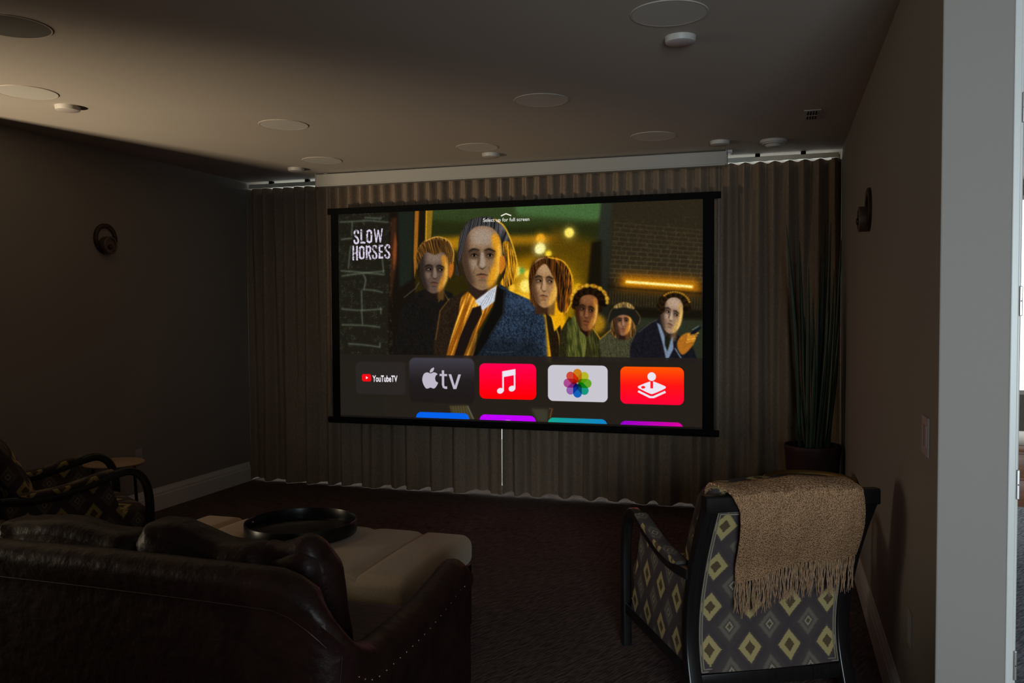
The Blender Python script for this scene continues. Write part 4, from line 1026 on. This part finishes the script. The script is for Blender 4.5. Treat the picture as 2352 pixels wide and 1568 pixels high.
    # loose-looking back cushions, slumped at different heights
    for k, (xa, xb, zt, sd_) in enumerate(((1.50, 2.16, .842, 2.), (2.17, 2.735, .862, 9.), (2.745, 3.205, .862, 5.), (3.10, 3.385, .858, 13.))):
        w = xb - xa
        def slump(p, q, w=w, k=k):
            ux = p.x / w * 2
            amp = (.018, .022, .045, .0)[k]
            if q.z > 0: p.z += q.z * (amp * (-ux * (1 if k == 2 else .4)) + .010 * math.sin(ux * 5 + k * 2) + (.016 * abs(ux) ** 3 if k != 3 else -.02 * (1 - ux) * .5))
            wrk = .009 * math.sin(p.x * 60 + p.z * 38 + 4 * noise.noise(Vector((p.x * 5, p.z * 5, k)))) * (max(0, ux) if k == 0 else max(0, -ux)) ** 2
            p.y -= .10 * (p.z / .25) * .5; p.y -= abs(wrk); p.z += wrk * max(0, q.z) * .8
            return p
        dy = -.0 if k < 3 else .05
        c = ((xa + xb) / 2 - ox, YB + TH + .135 + dy - oy, zt - .25)
        link('back_cushion', cushion(bmesh.new(), w, .21 if k < 3 else .17, .48, .075 if k < 3 else .08, 22, .022, .006, sd_, c, fn=slump), M['leather'], t)
    for x in (X0 + .12, X1 - .12):
        for y in (YB + .12, YF - .12): link('leg', lathe(bmesh.new(), [(.022, 0), (.034, .10)], 16, c=(x - ox, y - oy)), M['wood'], t)
sofa()

# ------------------------------------------------------------------ ottoman bench and tray
def ottoman():
    X0, X1, Y0, Y1 = 1.66, 3.225, -3.735, -2.955
    t = empty('ottoman', ((X0 + X1) / 2, (Y0 + Y1) / 2, 0), label='long beige channel-seamed ottoman bench with dark wooden legs in front of the sofa', cat='ottoman')
    L, D = X1 - X0, Y1 - Y0
    def seam(p, q):
        n = 6; u = (p.x / L + .5) * n; f = abs((u + .5) % 1 - .5)
        edge = u < .4 or u > n - .4
        if not edge: p.z -= (.014 * math.exp(-(f / .035) ** 2) + .004 * (1 - min(1, f * 4))) * max(0, q.z)
        return p
    bm = bmesh.new()
    tmp = cushion(bm, L, D, .155, .055, 60, .010, .0012, 2.2, (0, 0, .372), fn=seam)
    link('cushion', bm, M['ottoman'], t)
    bm = bmesh.new()
    a, b = L / 2 - .012, D / 2 - .012
    for y in (-b, b - .028): box(bm, -a, a, y, y + .028, .225, .295, bev=.004)
    for x in (-a, a - .028): box(bm, x, x + .028, -b, b, .225, .295, bev=.004)
    box(bm, -a, a, -b, b, .285, .30)
    link('apron', bm, M['wood'], t)
    for x in (-a, a - .05):
        for y in (-b, b - .05): link('leg', B(x, x + .05, y, y + .05, 0, .23, bev=.005), M['wood'], t)
    return t
ottoman()
tr = empty('serving_tray', (2.415, -3.235, .463), label='round black serving tray with a raised rim on the beige ottoman', cat='tray')
r_ = .272
link('tray_body', lathe(bmesh.new(), [(0, 0), (r_ - .004, 0), (r_, .004), (r_, .062), (r_ - .002, .065), (r_ - .006, .065), (r_ - .008, .060), (r_ - .008, .010), (r_ - .012, .007), (0, .007)], 80, cap=False), M['blackmetal'], tr)
for s in (-1, 1):
    a = .1; p = Vector((s * (r_ - .012) * math.cos(a), s * (r_ - .012) * math.sin(a) , .040))
    bm = bmesh.new(); bmesh.ops.create_uvsphere(bm, u_segments=12, v_segments=8, radius=.007); bmesh.ops.translate(bm, verts=bm.verts, vec=p)
    link('handle_hole_bead', bm, M['steel'], tr)  # bright bead added in place of a handle cut-out

# ------------------------------------------------------------------ side tables
t = empty('side_table', (4.838, -1.68, 0), label='round side table with a dark inlaid top and raised gilt rim behind the throw', cat='side table')
bm = bmesh.new(); R_ = .262
lathe(bm, [(R_ - .03, .540), (R_ - .004, .544), (R_, .554), (R_ - .002, .568), (R_ - .012, .575), (R_ - .024, .572), (R_ - .032, .562), (R_ - .034, .556)], 72, cap=False)
link('rim', bm, M['brass'], t)
link('tabletop', lathe(bmesh.new(), [(R_ - .033, .542), (R_ - .031, .557)], 72), M['slate'], t)
for k in range(3):
    a = 2 * PI * k / 3 + .5
    link('leg', sweep(bmesh.new(), spline([(.19 * math.cos(a), .19 * math.sin(a), .542), (.10 * math.cos(a), .10 * math.sin(a), .30), (.20 * math.cos(a), .20 * math.sin(a), 0)], 6), circ(.011, 10), up=Vector((math.sin(a), -math.cos(a), 0))), M['brass'], t)
t = empty('side_table', (.215, -2.05, 0), label='round pale wood side table by the left wall behind the left armchair', cat='side table')
link('tabletop', lathe(bmesh.new(), [(.180, .490), (.196, .495), (.200, .503), (.196, .510), (.18, .512)], 64), M['oak'], t)
for k in range(4):
    a = PI / 4 + k * PI / 2; link('leg', sweep(bmesh.new(), [(.13 * math.cos(a), .13 * math.sin(a), .492), (.15 * math.cos(a), .15 * math.sin(a), 0)], circ(.011, 8), up=Vector((math.sin(a), -math.cos(a), 0))), M['wood'], t)

# ------------------------------------------------------------------ snake plant
t = empty('potted_snake_plant', (4.895, -.60, 0), label='tall potted cylinder snake plant against the right end of the curtains', cat='potted plant')
link('pot', lathe(bmesh.new(), [(.145, 0), (.150, .01), (.186, .56), (.192, .575), (.192, .605), (.187, .61), (.180, .605), (.176, .565)], 56, cap=False), M['pot'], t)
link('soil', lathe(bmesh.new(), [(.10, .55), (.178, .56)], 40), M['soil'], t)
TIPS = [(4.71, 2.14, -.05), (4.80, 2.03, .02), (4.855, 1.83, -.06), (4.893, 1.64, .05), (5.005, 2.15, .0), (5.02, 1.82, -.06), (5.072, 2.03, .03), (4.97, 1.95, .06), (4.93, 1.75, .0), (5.045, 1.70, .07),
        (4.985, 1.55, -.07), (4.84, 1.50, .08), (5.06, 1.45, -.03), (4.90, 1.35, -.08), (4.78, 1.28, .06), (4.955, 1.30, .08), (4.775, .86, -.09)]
for k, (x, z, dy) in enumerate(TIPS):
    bx = 4.895 + (x - 4.895) * .45 + .02 * math.sin(k * 2.3); by = dy * .8 + .06 * math.cos(k * 1.7)
    p0 = Vector((bx - 4.895, by, .555)); p2 = Vector((x - 4.895, by + dy, z)); p1 = (p0 + p2) / 2 + Vector(((p0.x - p2.x) * .12 * -1, 0, 0))
    if k == 0: p1.x += .03
    pts = spline([p0, p1, p2], 9); n = len(pts)
    link('leaf', sweep(bmesh.new(), pts, circ(.0155 if k != 16 else .008, 9), up=Vector((0, 1, 0)), scale=[.85 + .3 * math.sin(min(1, i / n * 1.6) * PI / 2) * .5 if i < n * .5 else max(.06, 1. * (1 - ((i - n * .5) / (n * .5)) ** 1.6)) for i in range(n)]), M['leaf'], t)

# ------------------------------------------------------------------ desk in the study, seen past the door jamb
t = empty('writing_desk', (6.45, -1.15, 0), label='brown wooden desk in the bright room at the right edge of the picture', cat='desk')
link('desktop', B(-.62, .75, -.32, .32, .74, .78, bev=.004), M['cherry'], t)
for x in (-.58, .30):
    u = link('pedestal', B(x, x + .40, -.28, .28, .42, .74, bev=.003), M['cherry'], t)
    for z in (.44, .59):
        dr = link('drawer_front', B(x + .015, x + .385, -.292, -.28, z, z + .135, bev=.003), M['cherry'], t)
        link('knob', lathe(bmesh.new(), [(.008, 0), (.012, .012)], 12), M['steel'], dr, loc=(x + .2, -.30, z + .065))
for x in (-.56, .68):
    for y in (-.26, .24): link('leg', B(x, x + .04, y, y + .04, 0, .74 if x > 0 else .43, bev=.003), M['cherry'], t)

# ------------------------------------------------------------------ light
w = bpy.data.worlds.new('World'); sc.world = w; w.use_nodes = True
bgn = w.node_tree.nodes['Background']; bgn.inputs[0].default_value = (.90, .97, .92, 1); bgn.inputs[1].default_value = 2.6
def area(name, loc, tgt, sx, sy, power, c, spread=180):
    l = bpy.data.lights.new(name, 'AREA'); l.shape = 'RECTANGLE'; l.size = sx; l.size_y = sy; l.energy = power; l.color = c; l.spread = math.radians(spread)
    o = bpy.data.objects.new(name, l); col.objects.link(o); o.location = loc
    o.rotation_euler = (Vector(tgt) - Vector(loc)).to_track_quat('-Z', 'Y').to_euler(); return o
# daylight at the hall window on the right, behind the camera
area('daylight_hall_window', (5.8, -9.22, 1.48), (5.0, -4.3, 1.2), 1.4, 1.5, 68, (.78, .93, 1.0), 120)
# low warm light from the open space on the left: glances off to the ceiling, sofa and chair
area('warm_left_fill', (-3.22, -6.0, 1.5), (0, -5.0, 1.3), 1.2, 1.2, 42, (1., .78, .50))  # added warm ambient fill for the sofa tops and ottoman
area('sunlit_floor_bounce', (-.95, -6.75, .55), (.50, -2.6, 2.74), .45, .3, 26, (1., .82, .55), 52)

# ------------------------------------------------------------------ camera
f_px = 1979.14; yaw, pit, rol = .3014, .0355, -.0049
Rz = Matrix.Rotation(yaw, 3, 'Z'); fwd = Rz @ Vector((0, math.cos(pit), -math.sin(pit))); rgt = Rz @ Vector((1, 0, 0)); up = rgt.cross(fwd)
r2 = rgt * math.cos(rol) + up * math.sin(rol); u2 = up * math.cos(rol) - rgt * math.sin(rol)
cam = bpy.data.cameras.new('Camera'); co = bpy.data.objects.new('Camera', cam); col.objects.link(co)
cam.sensor_width = 36.; cam.lens = 36. * f_px / 2352.; cam.clip_start = .05
co.matrix_world = Matrix(((r2.x, u2.x, -fwd.x, 4.6704), (r2.y, u2.y, -fwd.y, -6.9604), (r2.z, u2.z, -fwd.z, 1.5544), (0, 0, 0, 1)))
sc.camera = co
